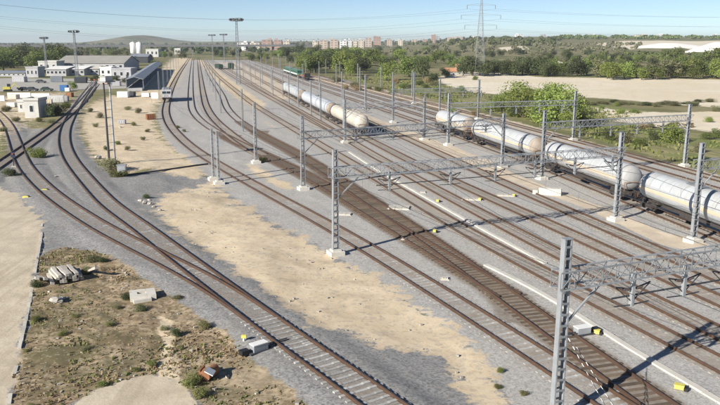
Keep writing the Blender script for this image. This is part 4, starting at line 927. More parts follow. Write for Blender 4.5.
# ------------------------------------------------------------------ depot buildings on the left
def px_box(u0, u1, vb, vt):
    a, b_ = hit(u0, vb), hit(u1, vb); Yd = (a[1] + b_[1]) / 2; d0 = pray((u0 + u1) / 2, vt); z = H + d0[2] / d0[1] * Yd
    x0 = (u0 - CX) / F * (Yd * CP + (H - 2) * SP); x1 = (u1 - CX) / F * (Yd * CP + (H - 2) * SP)
    return x0, x1, Yd, max(2., z)
def building(name, u0, u1, vb, vt, depth, label, wall='wall_white', roof='grey_roof', kind='flat', win=(0, 0), door=False, parapet=True, rise=2.5, cat='building', group=None, wfrac=.5, chimney=False):
    x0, x1, Yd, h = px_box(u0, u1, vb, vt); w = x1 - x0
    root = thing(name, ((x0 + x1) / 2, Yd, gz((x0 + x1) / 2, Yd)), label, cat, group); h -= gz((x0 + x1) / 2, Yd)
    eave = h - (rise if kind != 'flat' else 0)
    MB().box((0, depth / 2, eave / 2 - .2), (w, depth, eave + .4)).build('wall', wall, root)
    if kind == 'flat':
        ro = MB().box((0, depth / 2, eave + .1), (w + .3, depth + .3, .2)).build('roof', roof, root)
        if parapet:
            m = MB(); t_ = .3
            for bx in (((0, 0, eave + .45), (w + .34, t_, .5)), ((0, depth, eave + .45), (w + .34, t_, .5)), ((-w / 2, depth / 2, eave + .45), (t_, depth - t_ - .01, .5)), ((w / 2, depth / 2, eave + .45), (t_, depth - t_ - .01, .5))): m.box(*bx)
            m.build('parapet', wall, ro)
        if chimney: MB().box((w * .2, depth * .6, eave + .9), (w * .18, depth * .3, 1.6)).build('roof_hut', wall, ro)
    elif kind == 'gable':        # ridge along x
        m = MB(); o_ = .5; y0, y1, ym = -o_, depth + o_, depth / 2; xs = (-w / 2 - o_, w / 2 + o_)
        vs = []
        for x in xs: vs += [(x, y0, eave), (x, ym, h), (x, y1, eave), (x, y1, eave - .2), (x, ym, h - .22), (x, y0, eave - .2)]
        m.add(vs, [(0, 1, 2, 3, 4, 5), (11, 10, 9, 8, 7, 6)] + [(k, (k + 1) % 6, (k + 1) % 6 + 6, k + 6) for k in range(6)]); m.build('roof', roof, root)
        g_ = MB()
        for x in (-w / 2 + .02, w / 2 - .02): g_.add([(x, 0, eave - .3), (x, depth, eave - .3), (x, ym, h - .3)], [(0, 1, 2)])
        g_.build('gable_wall', wall, root)
    elif kind == 'mono':
        m = MB(); vs = [(sx * (w / 2 + .4), y, z) for sx in (-1, 1) for y, z in ((-.6, eave), (depth + .6, h), (depth + .6, h + .18), (-.6, eave + .18))]
        m.add(vs, [(0, 1, 2, 3), (7, 6, 5, 4), (0, 4, 5, 1), (1, 5, 6, 2), (2, 6, 7, 3), (3, 7, 4, 0)]); m.build('roof', roof, root)
    nx, ny = win
    for i in range(nx):
        for j in range(ny):
            wx = w / nx * wfrac * .75; wz = eave / ny * .36; cx_ = -w / 2 + (i + .5) * w / nx; cz = eave * (j + .55) / ny
            f_ = MB().box((cx_, -.03, cz), (wx + .16, .08, wz + .16)).build('window', 'wall_white', root); MB().box((cx_, -.075, cz), (wx, .03, wz)).build('pane', 'glass_dark', f_)
    if door:
        dd = MB().box((w * .3, -.03, 1.05), (1.1, .08, 2.1)).build('door', 'dark_cladding', root); MB().box((w * .3 + .4, -.09, 1.05), (.08, .05, .16)).build('handle', 'galvanised', dd)
    return root, w, h
building('workshop', 57, 124, 71, 56, 32, 'long workshop with a wide grey-brown sloping roof', 'wall_grey', 'grey_roof', 'gable', (10, 1), rise=4.2)
building('office_block', 38.5, 57, 72, 62, 12, 'white flat-roofed block at the left end of the workshop', 'wall_pale', 'wall_pale', win=(3, 1))
building('storage_block', 112, 124.5, 69.5, 56.8, 9, 'dark clad block at the right end of the workshop roof', 'dark_cladding', 'dark_cladding', win=(2, 1))
building('open_shed', 46, 66, 76, 67, 12, 'left white-roofed open shed in front of the workshop', 'wall_grey', 'wall_white', 'mono', (5, 1), rise=1.2, wfrac=.7)
building('open_shed', 66.5, 84, 75.5, 66.5, 12, 'middle white-roofed shed with dark openings before the workshop', 'wall_grey', 'wall_white', 'mono', (4, 1), rise=1.4, wfrac=.8)
building('open_shed', 84.5, 99, 75, 66.5, 11, 'right white-roofed shed before the workshop, beside the pale block', 'wall_grey', 'pale_concrete', 'mono', (3, 1), rise=1.2, wfrac=.7)
building('pale_block', 100, 111.5, 76.5, 68.3, 8, 'bright pale block right of the white-roofed sheds', 'wall_white', 'wall_white', win=(2, 1))
building('grey_block', 112, 131, 79, 69.5, 10, 'blue-grey block beside the long canopy', 'wall_grey', 'wall_grey', win=(3, 1), door=True)
building('low_store', 26, 38, 77.5, 68, 8, 'low grey store left of the white block', 'wall_grey', 'grey_roof', win=(3, 1))
building('low_store', -12, 25, 76.5, 71.5, 8, 'long low shaded store before the left wood', 'wall_grey', 'blue_grey_roof', 'mono', (8, 1), rise=.7)
building('hall', 120, 131, 66, 57.5, 14, 'pale hall left of the white silo', 'wall_grey', 'wall_pale', win=(3, 1)); building('hall', 131, 148, 63, 54, 14, 'dark roofed hall beneath the white silo', 'dark_cladding', 'blue_grey_roof', 'gable', rise=2)
building('white_hall', 146, 158.5, 57, 49.5, 14, 'white box hall at the far end of the yard', 'wall_pale', 'wall_pale', win=(3, 1)); building('white_hall', 174.5, 180.5, 54.5, 48.6, 12, 'small white hall in line with the far tracks', 'wall_pale', 'wall_pale', win=(2, 1))
building('white_hall', 302, 310.5, 55, 49.5, 8, 'white gabled house in the wood right of the viaduct', 'wall_pale', 'wall_pale', 'gable', (2, 1), rise=1.5)
building('field_house', 556, 566, 66, 60.5, 8, 'white field house between the belt trees', 'wall_pale', 'pale_concrete', 'gable', (2, 1), rise=1.6)
building('field_house', 580, 590, 69.5, 66.5, 6, 'low white shed right of the field house', 'wall_pale', 'wall_pale', 'mono', (2, 1), rise=.6)
building('field_house', 695, 710, 66.5, 61.5, 8, 'white shed beside the quarry on the right', 'wall_cream', 'wall_pale', 'flat', (3, 1))
building('roofed_hut', 446, 456, 77.5, 68, 6, 'white hut with red roof left of the pylon', 'wall_pale', 'terracotta', 'gable', (2, 1), rise=1.8); building('roofed_hut', 456.5, 464, 74, 64, 6, 'second hut with red roof just behind the first', 'wall_pale', 'terracotta', 'gable', (1, 1), rise=1.8)
building('small_house', 24.5, 38.5, 118, 101, 5, 'small white flat-roofed house with one dark window by the left tracks', 'wall_pale', 'grey_roof', win=(1, 1), wfrac=.32)
building('outbuilding', 17.5, 24, 112, 102, 4, 'white outbuilding left of the small white house', 'wall_pale', 'wall_pale', win=(1, 1), wfrac=.3)
# long blue-grey canopy
a, b_ = hit(135, 91)[:2], hit(157.5, 70)[:2]; d = b_ - a; L = float(np.linalg.norm(d)); rt = thing('loading_canopy', (a[0], a[1], 0), 'long blue-grey loading canopy running away along the sandy track', 'canopy', None, math.atan2(d[1], d[0]))
m = MB(); pr = [(-3.2, 4.3), (0, 5.3), (3.2, 4.3), (3.2, 4.05), (0, 5.05), (-3.2, 4.05)]; vs = [(x, y, z) for x in (0, L) for y, z in pr]
m.add(vs, [tuple(range(6)), tuple(range(11, 5, -1))] + [(k, (k + 1) % 6, (k + 1) % 6 + 6, k + 6) for k in range(6)]); m.build('roof', 'blue_grey_roof', rt)
for y in (-3.0, 3.0):
    for i in range(15): MB().box((1 + i * (L - 2) / 14, y, 2.05), (.25, .25, 4.1)).build('post', 'galvanised_dull', rt)
MB().box((L / 2, 0, .5), (L, 5.2, 1.0)).build('platform', 'wall_grey', rt); MB().box((L / 2, 2.9, 2.6), (L - 1, .12, 3.0)).build('side_wall', 'blue_grey_roof', rt)
# silo tower
p = hit(137, 60); rt = thing('silo_tower', p, 'white twin silo tower rising above the depot', 'silo', None); k = p[1] / F
for dx in (-2.95, 2.95):
    c_ = MB().tube([(dx, 0, 5), (dx, 0, 6.6), (dx, 0, 16.2), (dx, 0, 17.2)], [1.0, 2.9, 2.9, .6], 20).build('silo', 'white_paint', rt)
    MB().tube([(dx, 0, 17.5), (dx, 0, 18.4)], .25, 8).build('vent', 'galvanised', c_)
for x in (-4.6, 4.6):
    for y in (-2.2, 2.2): MB().box((x, y, 3.4), (.4, .4, 6.8)).build('leg', 'galvanised_dull', rt)
MB().box((0, 0, 6.3), (9.8, 5, .3)).build('platform', 'galvanised_dull', rt)
# low white walls, containers and plant in the depot yard
def wall_piece(u0, u1, v, h, label):
    a, b_ = hit(u0, v), hit(u1, v); L = math.hypot(b_[0] - a[0], b_[1] - a[1]); rt = thing('yard_wall', a, label, 'wall', 'white yard walls', math.atan2(b_[1] - a[1], b_[0] - a[0]))
    MB().box((L / 2, 0, h / 2), (L, .5, h)).build('wall', 'wall_white', rt); MB().box((L / 2, 0, h + .06), (L + .1, .62, .12)).build('coping', 'pale_concrete', rt)
wall_piece(8, 31, 97.5, 1.5, 'left length of the low white wall behind the small house'); wall_piece(32, 50, 98.5, 1.6, 'right length of the low white wall behind the small house'); wall_piece(-6, 5, 101, 1.6, 'short low white wall at the left edge')
def container(u, v, L, w, h, m_, label, az=0.):
    p = hit(u, v); rt = thing('container', p, label, 'container', None, az); MB().box((0, 0, h / 2 + .1), (L, w, h)).build('body', m_, rt)
    for i in range(int(L / .5)):
        MB().box((-L / 2 + .25 + i * .5, -w / 2 - .03, h / 2 + .1), (.22, .06, h - .3)).build('rib', m_, rt)
    MB().box((0, 0, h + .13), (L + .06, w + .06, .06)).build('top', m_, rt)
container(64.5, 91, 2.6, 2.2, 2.0, 'blue_tarp', 'small blue container on the concrete apron'); container(123.5, 97.5, 3.4, 2.2, 1.8, 'white_paint', 'white container at the near end of the long canopy'); container(56, 102.5, 4.6, 2., 1.9, 'white_paint', 'white box container right of the low white walls', .3)
container(150.5, 119.5, 2., 1.3, 1.1, 'rust', 'small dark red container on the sand beside the curved track', .5); container(122, 124, 1.6, 1., .8, 'wall_grey', 'low grey box on the sand right of the twin posts'); container(68, 91.5, 1.6, 1.6, 1.2, 'white_paint', 'little white box beside the blue container')
def parked_car(u, v, az, colour, label, L=4.3):
    p = hit(u, v); rt = thing('parked_car', p, label, 'car', 'cars parked on the depot apron', az); h = L / 2
    MB().prism([(-h, .35), (h, .35), (h, .75), (h * .55, .92), (-h * .95, .98), (-h, .8)], -.86, .86).build('body', colour, rt)
    c_ = MB().prism([(h * .45, .93), (h * .12, 1.42), (-h * .6, 1.45), (-h * .9, .96)], -.74, .74).build('cabin', 'glass_dark', rt); MB().box((-h * .22, 0, 1.46), (h * .7, 1.4, .05)).build('roof', colour, c_)
    for x in (-h * .6, h * .62):
        for y in (-.8, .8): w_ = MB().tube([(x, y - .1, .32), (x, y + .1, .32)], .32, 12, smooth=False).build('wheel', 'rubber', rt); MB().tube([(x, y - .12, .32), (x, y + .12, .32)], .18, 8, smooth=False).build('rim', 'galvanised', w_)
    for y in (-.6, .6): MB().box((h + .01, y, .68), (.05, .34, .14)).build('headlight', 'white_paint', rt)
for i, (u, v, az, c_, lb) in enumerate(((25, 91, .1, 'black_paint', 'leftmost black car on the concrete apron'), (32.5, 91, -.1, 'black_paint', 'black car in the middle of the apron row'), (47, 91, .05, 'dark_green', 'dark car right in the apron row, left of the blue container'), (95, 81, .2, 'red_paint', 'red car in front of the white-roofed sheds'), (88, 80.5, 0, 'white_paint', 'white car in front of the white-roofed sheds'), (41, 83, 0, 'dark_steel', 'dark car far back on the apron'))): parked_car(u, v, az, c_, lb)
for i, (u, v, L_, w_, h_, m_, lb) in enumerate(((14, 99, 3, 2, 1.3, 'pale_concrete', 'pale stacked slabs left of the low white wall'), (39, 103, 2.4, 1.6, 1.2, 'stone', 'grey crate behind the small white house'), (12, 107, 2.2, 1.6, 1.1, 'white_paint', 'white crate left of the outbuilding'), (64, 101, 2.6, 1.8, 1.4, 'wall_grey', 'grey crate right of the white box container'), (47, 104.5, 3, 1.8, 1.4, 'wall_cream', 'cream crate behind the dark tree'), (70, 97, 2., 1.5, 1.3, 'rust', 'brown crate beside the siding to the workshops'), (104, 84, 4, 2.2, 2.2, 'brick_tan', 'orange-brown crate on the apron before the pale block'), (117, 86, 3, 2, 1.8, 'wall_grey', 'grey crate on the apron before the blue-grey block'), (81, 83, 5, 2.4, 2.4, 'dark_cladding', 'dark crate before the middle shed'), (57, 82, 5, 2.4, 2.4, 'blue_grey_roof', 'blue-grey crate before the left shed'), (20, 82, 6, 2.4, 2.3, 'wall_grey', 'long grey crate before the low store'), (131, 96.5, 2.6, 2, 1.4, 'dark_steel', 'dark crate at the near end of the canopy'), (146, 97, 2.4, 1.6, 1.2, 'wall_white', 'white crate on the sand right of the canopy'))): container(u, v, L_, w_, h_, m_, lb, .1 * (i % 5 - 2))
DW = {}
for u, v, h_, lf in ((6, 112, 6, 'leaf_olive'), (16, 122, 5, 'leaf_olive'), (40, 122, 5, 'leaf_weed'), (52, 124, 5, 'leaf_olive'), (66, 108, 6, 'leaf_mid'), (3, 132, 5, 'leaf_olive'), (90, 112, 4, 'leaf_olive'), (96, 127, 4, 'leaf_olive'), (128, 110, 4, 'leaf_olive'), (134, 126, 4, 'leaf_weed'), (143, 140, 3.5, 'leaf_olive'), (106, 150, 4, 'leaf_dark'), (100, 118, 5, 'leaf_olive'), (138, 113, 5, 'leaf_olive'), (148, 132, 3, 'leaf_weed'), (178, 128, 3, 'leaf_weed'), (184, 132, 3, 'leaf_olive'), (128, 150, 4, 'leaf_olive'), (118, 145, 4, 'leaf_weed')):
    DW[lf] = DW.get(lf, 0) + 1; tree(u, v, h_, lf, 'low %s weed bush on pale dirt round the depot, %s of its kind' % ({'leaf_olive': 'olive', 'leaf_weed': 'green', 'leaf_mid': 'mid green', 'leaf_dark': 'dark'}[lf], NUMW[DW[lf] - 1]), 'weed bushes on the depot dirt', 1.6, True)
# yellow digger
p = hit(8, 91.5); rt = thing('excavator', p, 'small yellow excavator on the apron at the left edge', 'excavator', None, .3)
for y in (-.9, .9): MB().prism([(-1.3, .1), (1.3, .1), (1.5, .4), (1.2, .7), (-1.2, .7), (-1.5, .4)], y - .22, y + .22).build('crawler_track', 'rubber', rt)
MB().box((-.3, 0, 1.25), (2.4, 1.9, .9)).build('body', 'yellow_paint', rt); MB().box((.4, .45, 2.1), (1.1, .9, 1.3)).build('cab', 'glass_dark', rt); MB().bar((.9, -.3, 1.3), (2.6, -.3, 3.0), .3).build('boom', 'yellow_paint', rt); MB().bar((2.6, -.3, 3.0), (3.5, -.3, 1.4), .22).build('dipper_arm', 'yellow_paint', rt)
MB().prism([(3.2, 1.5), (3.8, 1.4), (3.6, .8), (3.0, .9)], -.65, .05).build('bucket', 'dark_steel', rt)

# ------------------------------------------------------------------ viaduct and far town
a, b_ = hit(-60, 56.2)[:2], hit(312, 54.5)[:2]; d = b_ - a; L = float(np.linalg.norm(d)); rt = thing('viaduct', (a[0], a[1], 0), 'long grey road viaduct crossing behind the yard', 'viaduct', None, math.atan2(d[1], d[0]))
zt = H - (45.2 - 41) / F * 960
dk = MB().box((L / 2, 0, zt - 1.0), (L, 13, 1.7)).build('deck', 'viaduct_grey', rt)
for y in (-6.4, 6.4): MB().box((L / 2, y, zt + .35), (L, .3, 1.0)).build('parapet', 'viaduct_grey', dk)
n = int(L / 34)
for i in range(n):
    x = (i + .5) * L / n; MB().box((x, 0, (zt - 1.85) / 2 - .3), (1.8, 5.5, zt - 1.85 + .6)).build('pier', 'viaduct_grey', rt); MB().box((x, 0, zt - 2.2), (2.4, 10, .7)).build('pier_head', 'viaduct_grey', rt)
def flats(u0, u1, vt, Yd, label, wall, roof='wall_grey', floors=6, step=0.):
    um = (u0 + u1) / 2; u0, u1 = um - (u1 - u0) * .42, um + (u1 - u0) * .42; vt += .5 + max(0, 40 - vt) * .18
    x0, x1 = (u0 - CX) / F * Yd, (u1 - CX) / F * Yd; w = x1 - x0; cx_ = (x0 + x1) / 2; g_ = gz(cx_, Yd); top = H - (vt + .8 - 41) / F * Yd; h = max(8, top - g_)
    rt = thing('apartment_block', (cx_, Yd, g_), label, 'building', 'far town on the horizon'); dp = 14.
    MB().box((0, dp / 2, h / 2 - 1), (w, dp, h + 2)).build('wall', wall, rt); ro = MB().box((0, dp / 2, h + .3), (w + .8, dp + .8, .6)).build('roof', roof, rt); MB().box((w * step * .5, dp / 2, h + 1.8), (max(3, w * .3), 6, 2.6)).build('stair_tower', wall, ro)
    for j in range(floors):
        z = h * (j + .55) / floors
        for i in range(max(2, int(w / 7))):
            nW = max(2, int(w / 7)); f_ = MB().box((-w / 2 + (i + .5) * w / nW, -.05, z), (w / nW * .55, .2, h / floors * .5)).build('window', 'far_window', rt)
for i, q in enumerate(((239, 251, 41.2, 1500, 'low white block left of the red far flats', 'wall_white'), (251.5, 262.5, 41.6, 1500, 'low cream block next to the red far flats', 'wall_cream'), (263, 274.5, 38.2, 1550, 'red brick far block, left half', 'brick_red'), (275, 284, 38.4, 1550, 'red brick far block, right half', 'brick_red'), (284.5, 291.5, 39.6, 1600, 'pale far block joined to the red ones', 'wall_cream'),
    (313, 319, 40.4, 1800, 'cream far block at the left of the tan row', 'wall_cream'), (319.5, 329, 38.8, 1800, 'first tan far block above the wood', 'brick_tan'), (330, 339, 37.8, 1800, 'second, taller tan far block above the wood', 'brick_tan'), (339.5, 347.5, 39, 1800, 'white far block right of the tan ones', 'wall_white'), (348, 352.5, 38.2, 1850, 'narrow white far tower block', 'wall_white'), (353, 357.5, 39, 1850, 'narrow pale far block', 'wall_cream'), (358, 364, 38.4, 1900, 'cream far block before the red pair', 'wall_cream'),
    (364.5, 372, 36, 2300, 'left red-brown far block of a pair', 'brick_tan'), (372.5, 381, 34.6, 2300, 'right red-brown far block of a pair, higher', 'brick_red'), (386, 392, 38, 2400, 'first small tan far block right of the red pair', 'brick_tan'), (397, 402, 38.4, 2400, 'second small tan far block right of the red pair', 'wall_cream'), (410, 417, 38, 2500, 'third small far block before the reddish tower', 'brick_tan'), (421, 426, 37.8, 2500, 'small far block left of the reddish tower', 'brick_red'), (429.5, 434.5, 32.6, 2500, 'tall reddish far tower above the grove', 'brick_red'), (434.8, 438, 34.4, 2500, 'lower half of the reddish far tower', 'wall_grey'), (445, 453, 35.6, 2500, 'low terracotta far block left of the pylon', 'brick_tan'), (453.5, 461, 35, 2500, 'second terracotta far block left of the pylon', 'brick_tan'), (470.5, 476, 35.8, 2600, 'white far block behind the pylon', 'wall_white'), (511, 520, 35.6, 2600, 'white low far block right of the pylon', 'wall_white'), (536, 542, 34.6, 2700, 'grey far block above the second rise', 'wall_grey'), (587, 593, 33.4, 2700, 'white far tower on the right horizon', 'wall_white'), (628, 642, 34.6, 2700, 'long cream far block on the right horizon', 'wall_cream'), (649, 667, 34.2, 2700, 'long white far hall on the right horizon', 'wall_white'), (704, 710, 33.2, 2700, 'white far block near the right edge of the horizon', 'wall_white'), (714, 719, 33.6, 2700, 'far block at the right edge of the horizon', 'wall_white'))):
    flats(*q, floors=4, step=(-1) ** i * .5)
# ------------------------------------------------------------------ floodlight masts, poles, pylon, lines
def lattice_tower(root, h, w0, w1, th, mt, nb, name='tower_leg'):
    def c(z, sx, sy): k = (w0 + (w1 - w0) * z / h) / 2; return (sx * k, sy * k, z)
    for sx, sy in ((-1, -1), (1, -1), (1, 1), (-1, 1)): MB().bar(c(0, sx, sy), c(h, sx, sy), th).build(name, mt, root)
    m = MB(); zs = [h * (1 - (1 - i / nb) ** 1.25) for i in range(nb + 1)]; q = [(-1, -1), (1, -1), (1, 1), (-1, 1)]
    for i in range(nb):
        for k in range(4):
            (ax, ay), (bx, by) = q[k], q[(k + 1) % 4]; m.bar(c(zs[i], ax, ay), c(zs[i + 1], bx, by), th * .55); m.bar(c(zs[i], bx, by), c(zs[i + 1], ax, ay), th * .55); m.bar(c(zs[i + 1], ax, ay), c(zs[i + 1], bx, by), th * .5)
    tag(m.build('bracing', mt, root), kind='stuff')
def floodlight(u, vb, vt, label, w0=1.6, ring=2.6):
    p = hit(u, vb); h = H - (vt - 41) / F * p[1] - p[2]; rt = thing('floodlight_mast', p, label, 'floodlight mast', 'tall floodlight masts'); lattice_tower(rt, h, w0, .6, .10, 'galvanised_dull', 16)
    n = 10; m = MB(); pts = [(math.cos(2 * math.pi * k / n) * ring, math.sin(2 * math.pi * k / n) * ring, h) for k in range(n + 1)]; m.tube(pts, .12, 6); m.tube([(x, y, z + 1.1) for x, y, z in pts], .09, 6)
    for k in range(0, n, 2): m.bar((0, 0, h), pts[k], .1)
    m.build('crown_platform', 'galvanised_dull', rt)
    for k in range(n):
        x, y, z = pts[k]; MB().box((x * 1.08, y * 1.08, h + .55), (.7, .5, .75), math.atan2(y, x) + math.pi / 2).build('lamp_head', 'dark_steel', rt)
floodlight(238.5, 84, 22, 'tallest floodlight mast at the left of the upper yard'); floodlight(213, 62, 36, 'far thin floodlight mast left of the tallest one', 1.4, 2.8); floodlight(224.5, 63, 35.5, 'far floodlight mast just left of the tallest one', 1.4, 2.8); floodlight(77.5, 79, 33, 'floodlight mast standing before the workshop roof', 1.3, 2.2); floodlight(47, 73, 39, 'floodlight mast above the left wood', 1.2, 2.)
# twin post with white box
p1, p2 = np.array(px_lift([(109.5, 165)])[0]), np.array(px_lift([(115.2, 163.5)])[0]); mid = (p1 + p2) / 2; az = math.atan2(p2[1] - p1[1], p2[0] - p1[0]); rt = thing('twin_post_platform', (mid[0], mid[1], gz(mid[0], mid[1])), 'tall twin posts carrying a white box above the sand', 'twin post', None, az); hw = float(np.linalg.norm(p2 - p1)) / 2; hh = (165 - 79) / (165 - 41) * (H - .6)
for s in (-1, 1): MB().tube([(s * hw, 0, -.1), (s * hw, 0, hh)], [.17, .12], 10).build('post', 'dark_steel' if s < 0 else 'galvanised', rt)
MB().box((0, 0, hh - .1), (hw * 2 + 1.1, 1.3, .16)).build('platform', 'galvanised_dull', rt); bx = MB().box((0, 0, hh + .32), (hw * 2 + .3, .9, .65)).build('box', 'wall_pale', rt); MB().box((0, 0, hh + .68), (hw * 2 + .5, 1.05, .08)).build('lid', 'wall_pale', bx)
m = MB()
for i in range(int(hh / 1.2)): m.bar((-hw, 0, .8 + i * 1.2), (hw, 0, .8 + i * 1.2), .05)
tag(m.build('cross_tie', 'galvanised_dull', rt), kind='stuff')
# pylon and its lines
p = hit(479, 76); PY = thing('power_pylon', p, 'tall thin lattice power pylon rising out of the dark trees', 'pylon'); hp = H + 39 / F * p[1] - p[2]; lattice_tower(PY, hp, 5.5, .8, .12, 'galvanised', 14)
AR = []
for zf, wd in ((.93, 7.5), (.80, 10.5), (.67, 8.5)):
    for s in (-1, 1):
        z = hp * zf; MB().bar((0, 0, z + .9), (s * wd, 0, z), .1).bar((0, 0, z - .2), (s * wd, 0, z), .1).build('cross_arm', 'galvanised_dull', PY); MB().tube([(s * wd, 0, z), (s * wd, 0, z - 2)], .11, 6).build('insulator', 'insulator', PY); AR.append((s * wd, z - 2))
for i, ((ax, az_), (ul, vl, yl)) in enumerate(zip(AR, ((-90, -6, 300), (-60, -2, 330), (-90, 6, 300), (-60, 12, 330), (-90, 16, 300), (-60, 22, 330)))):
    d_ = pray(ul, vl); e1 = np.array([0, 0, H]) + d_ * (yl / d_[1]); e0 = np.array([p[0] + ax, p[1], p[2] + az_]); pts = []
    for k in range(41):
        f_ = k / 40; q = e0 * (1 - f_) + e1 * f_; q[2] -= 4 * 7.5 * f_ * (1 - f_); pts.append(tuple(q))
    nm = ('top', 'top', 'middle', 'middle', 'lowest', 'lowest')[i]; o = MB().tube(pts, .026, 5).build('power_line', 'wire'); tag(o, '%s %s conductor sagging from the pylon to the left edge of the sky' % (nm, ('left', 'right')[i % 2]), 'power line', 'conductors of the pylon')
    e2 = e0 + np.array([360, 60, 8.]); pts = [tuple(e0 * (1 - f_) + e2 * f_ - np.array([0, 0, 4 * 7 * f_ * (1 - f_)])) for f_ in np.linspace(0, 1, 30)]
    o = MB().tube(pts, .026, 5).build('power_line', 'wire'); tag(o, '%s %s conductor running from the pylon to the right edge' % (nm, ('left', 'right')[i % 2]), 'power line', 'conductors of the pylon')

# ------------------------------------------------------------------ small things in the foreground
def pl(u, v, ex=0): return np.array(px_lift([(u, v)], ex)[0])
beam_me = MB().prism([(-1.25, 0), (1.25, 0), (1.25, .2), (.5, .2), (.35, .16), (-.35, .16), (-.5, .2), (-1.25, .2)], -.13, .13).mesh('old_sleeper', 'stone')
c0 = pl(66, 279); rngp = random.Random(4); n = 0
lay = [(0, 'bottom'), (1, 'middle'), (2, 'top')]
for ly, nm in lay:
    for i in range(6 - ly):
        o = link('old_sleeper', beam_me); a_ = R(122) + rngp.uniform(-.1, .1) + ly * .05; off = (i - (5 - ly) / 2) * .40
        o.location = (c0[0] + off * math.cos(R(32)) + rngp.uniform(-.1, .1), c0[1] + off * math.sin(R(32)) + rngp.uniform(-.15, .15), c0[2] + .12 + ly * .225); o.rotation_euler = (rngp.uniform(-.03, .03), rngp.uniform(-.015, .015), a_)
        tag(o, 'old concrete sleeper, %s from the left in the %s layer of the scrub pile' % (ordn[i], nm), 'sleeper', 'pile of old sleepers')
for i, (dx, dy, a_, t_) in enumerate(((-1.75, -1.0, R(116), .25), (-1.35, -1.0, R(126), .2), (1.6, 1.0, R(130), .35))):
    o = link('old_sleeper', beam_me); o.location = (c0[0] + dx, c0[1] + dy, c0[2] + .32); o.rotation_euler = (.1, t_, a_); tag(o, ('lower left loose sleeper leaning on the pile', 'inner loose sleeper leaning on the left of the pile', 'loose sleeper leaning on the right of the pile')[i], 'sleeper', 'pile of old sleepers')
def rock_mesh(seed, mt='stone'):
    rg = random.Random(seed); m = MB(); n1, n2 = 7, 4; vs = [(0, 0, -.5)]; fs = []
    for j in range(1, n2):
        for i in range(n1):
            a_ = 2 * math.pi * (i + .3 * j) / n1; ph = math.pi * j / n2; r_ = .5 * rg.uniform(.7, 1.15); vs.append((r_ * math.sin(ph) * math.cos(a_), r_ * math.sin(ph) * math.sin(a_), -r_ * math.cos(ph) * .75))
    vs.append((0, 0, .38))
    for i in range(n1): fs.append((0, 1 + (i + 1) % n1, 1 + i)); fs.append((len(vs) - 1, 1 + (n2 - 2) * n1 + i, 1 + (n2 - 2) * n1 + (i + 1) % n1))
    for j in range(n2 - 2):
        for i in range(n1): a_ = 1 + j * n1 + i; b_ = 1 + j * n1 + (i + 1) % n1; fs.append((a_, b_, b_ + n1, a_ + n1))
    return m.add(vs, fs).mesh('rock', mt)
ROCKS = [rock_mesh(i) for i in range(5)]
def rock(u, v, s, label, k=0, group=None, sz=.7):
    p = pl(u, v); o = link('rock', ROCKS[k % 5]); o.location = (p[0], p[1], p[2] + s * .2); o.scale = (s, s * .8, s * sz); o.rotation_euler = (0, 0, k * 1.3); tag(o, label, 'rock', group)
rock(57, 303, 1.0, 'biggest pale rubble block below the sleeper pile', 0); rock(53, 301, .55, 'small pale rubble block left of the biggest one', 1); rock(62, 300, .6, 'small pale rubble block right of the biggest one', 2); rock(66, 299, .35, 'tiny pale stone right of the rubble blocks', 3)
for i, (u, v, s_) in enumerate(((141, 202, .7), (145, 204, .9), (150, 205, .8), (154, 208, .6), (149, 201, .5), (160, 211, .5))): rock(u, v, s_, '%s stone from the left in the rubble heap at the sand edge' % ordn[i], i, 'rubble heap at the sand edge')
rock(120, 128, .9, 'dark boulder on the sand right of the siding', 4); rock(98, 159, 1.2, 'dark boulder left of the twin posts', 3, None, .8); rock(56, 177, .7, 'white stone between the two left tracks', 1, None, .3)
RB = scatter(SCRUB, 90, 31); m = MB(); rgs = random.Random(8)
for x, y, z in RB:
    s_ = rgs.uniform(.06, .2); m.box((x, y, z + s_ * .25), (s_, s_ * rgs.uniform(.6, 1), s_ * .6), rgs.uniform(0, 3), 0, Matrix.Rotation(rgs.uniform(-.4, .4), 3, 'X'))
tag(m.build('loose_stones', 'stone'), 'loose small stones strewn over the scrub', 'stones', None, 'stuff')
RB = scatter(SAND, 110, 32); m = MB()
for x, y, z in RB:
    s_ = rgs.uniform(.06, .18); m.box((x, y, z + s_ * .2), (s_, s_ * rgs.uniform(.6, 1), s_ * .6), rgs.uniform(0, 3), 0, Matrix.Rotation(rgs.uniform(-.4, .4), 3, 'X'))
tag(m.build('sand_stones', 'stone'), 'small stones strewn over the sand between the tracks', 'stones', None, 'stuff')
# broken slab with a hole
p = pl(143, 298); rt = thing('concrete_slab', (p[0], p[1], p[2] + .02), 'broken pale concrete slab with a dark hole beside the ballast', 'slab', None, .35)
m = MB()
for bx in (((-.62, 0, .2), (.5, 1.5, .4)), ((.55, 0, .2), (.62, 1.5, .4)), ((-.06, -.5, .2), (.62, .5, .4)), ((-.06, .5, .2), (.62, .5, .4))): m.box(*bx)
m.build('slab', 'pale_concrete', rt); MB().box((-.06, 0, .05), (.6, .5, .08)).build('hole_bottom', 'dark_steel', rt); MB().box((-.1, -.95, .14), (1.2, .4, .24), .1).build('broken_edge', 'pale_concrete', rt)
# rusty scrap
p = pl(210, 378); rt = thing('rusty_scrap', p, 'rusty orange scrap drum with a white sheet lying in the weeds', 'scrap', None, 1.2)
MB().tube([(-.5, 0, .32), (-.2, .02, .36), (.15, -.03, .33), (.5, .02, .3)], [.3, .33, .27, .31], 12).build('drum', 'rust', rt); MB().tube([(.45, .1, .2), (.95, .35, .15)], .12, 8).build('pipe', 'rust', rt); MB().box((-.42, -.3, .62), (.6, .5, .05), .3, 0, Matrix.Rotation(.5, 3, 'X')).build('white_sheet', 'white_paint', rt); MB().box((-.1, .42, .3), (.7, .1, .55), .2).build('bent_panel', 'rust', rt)
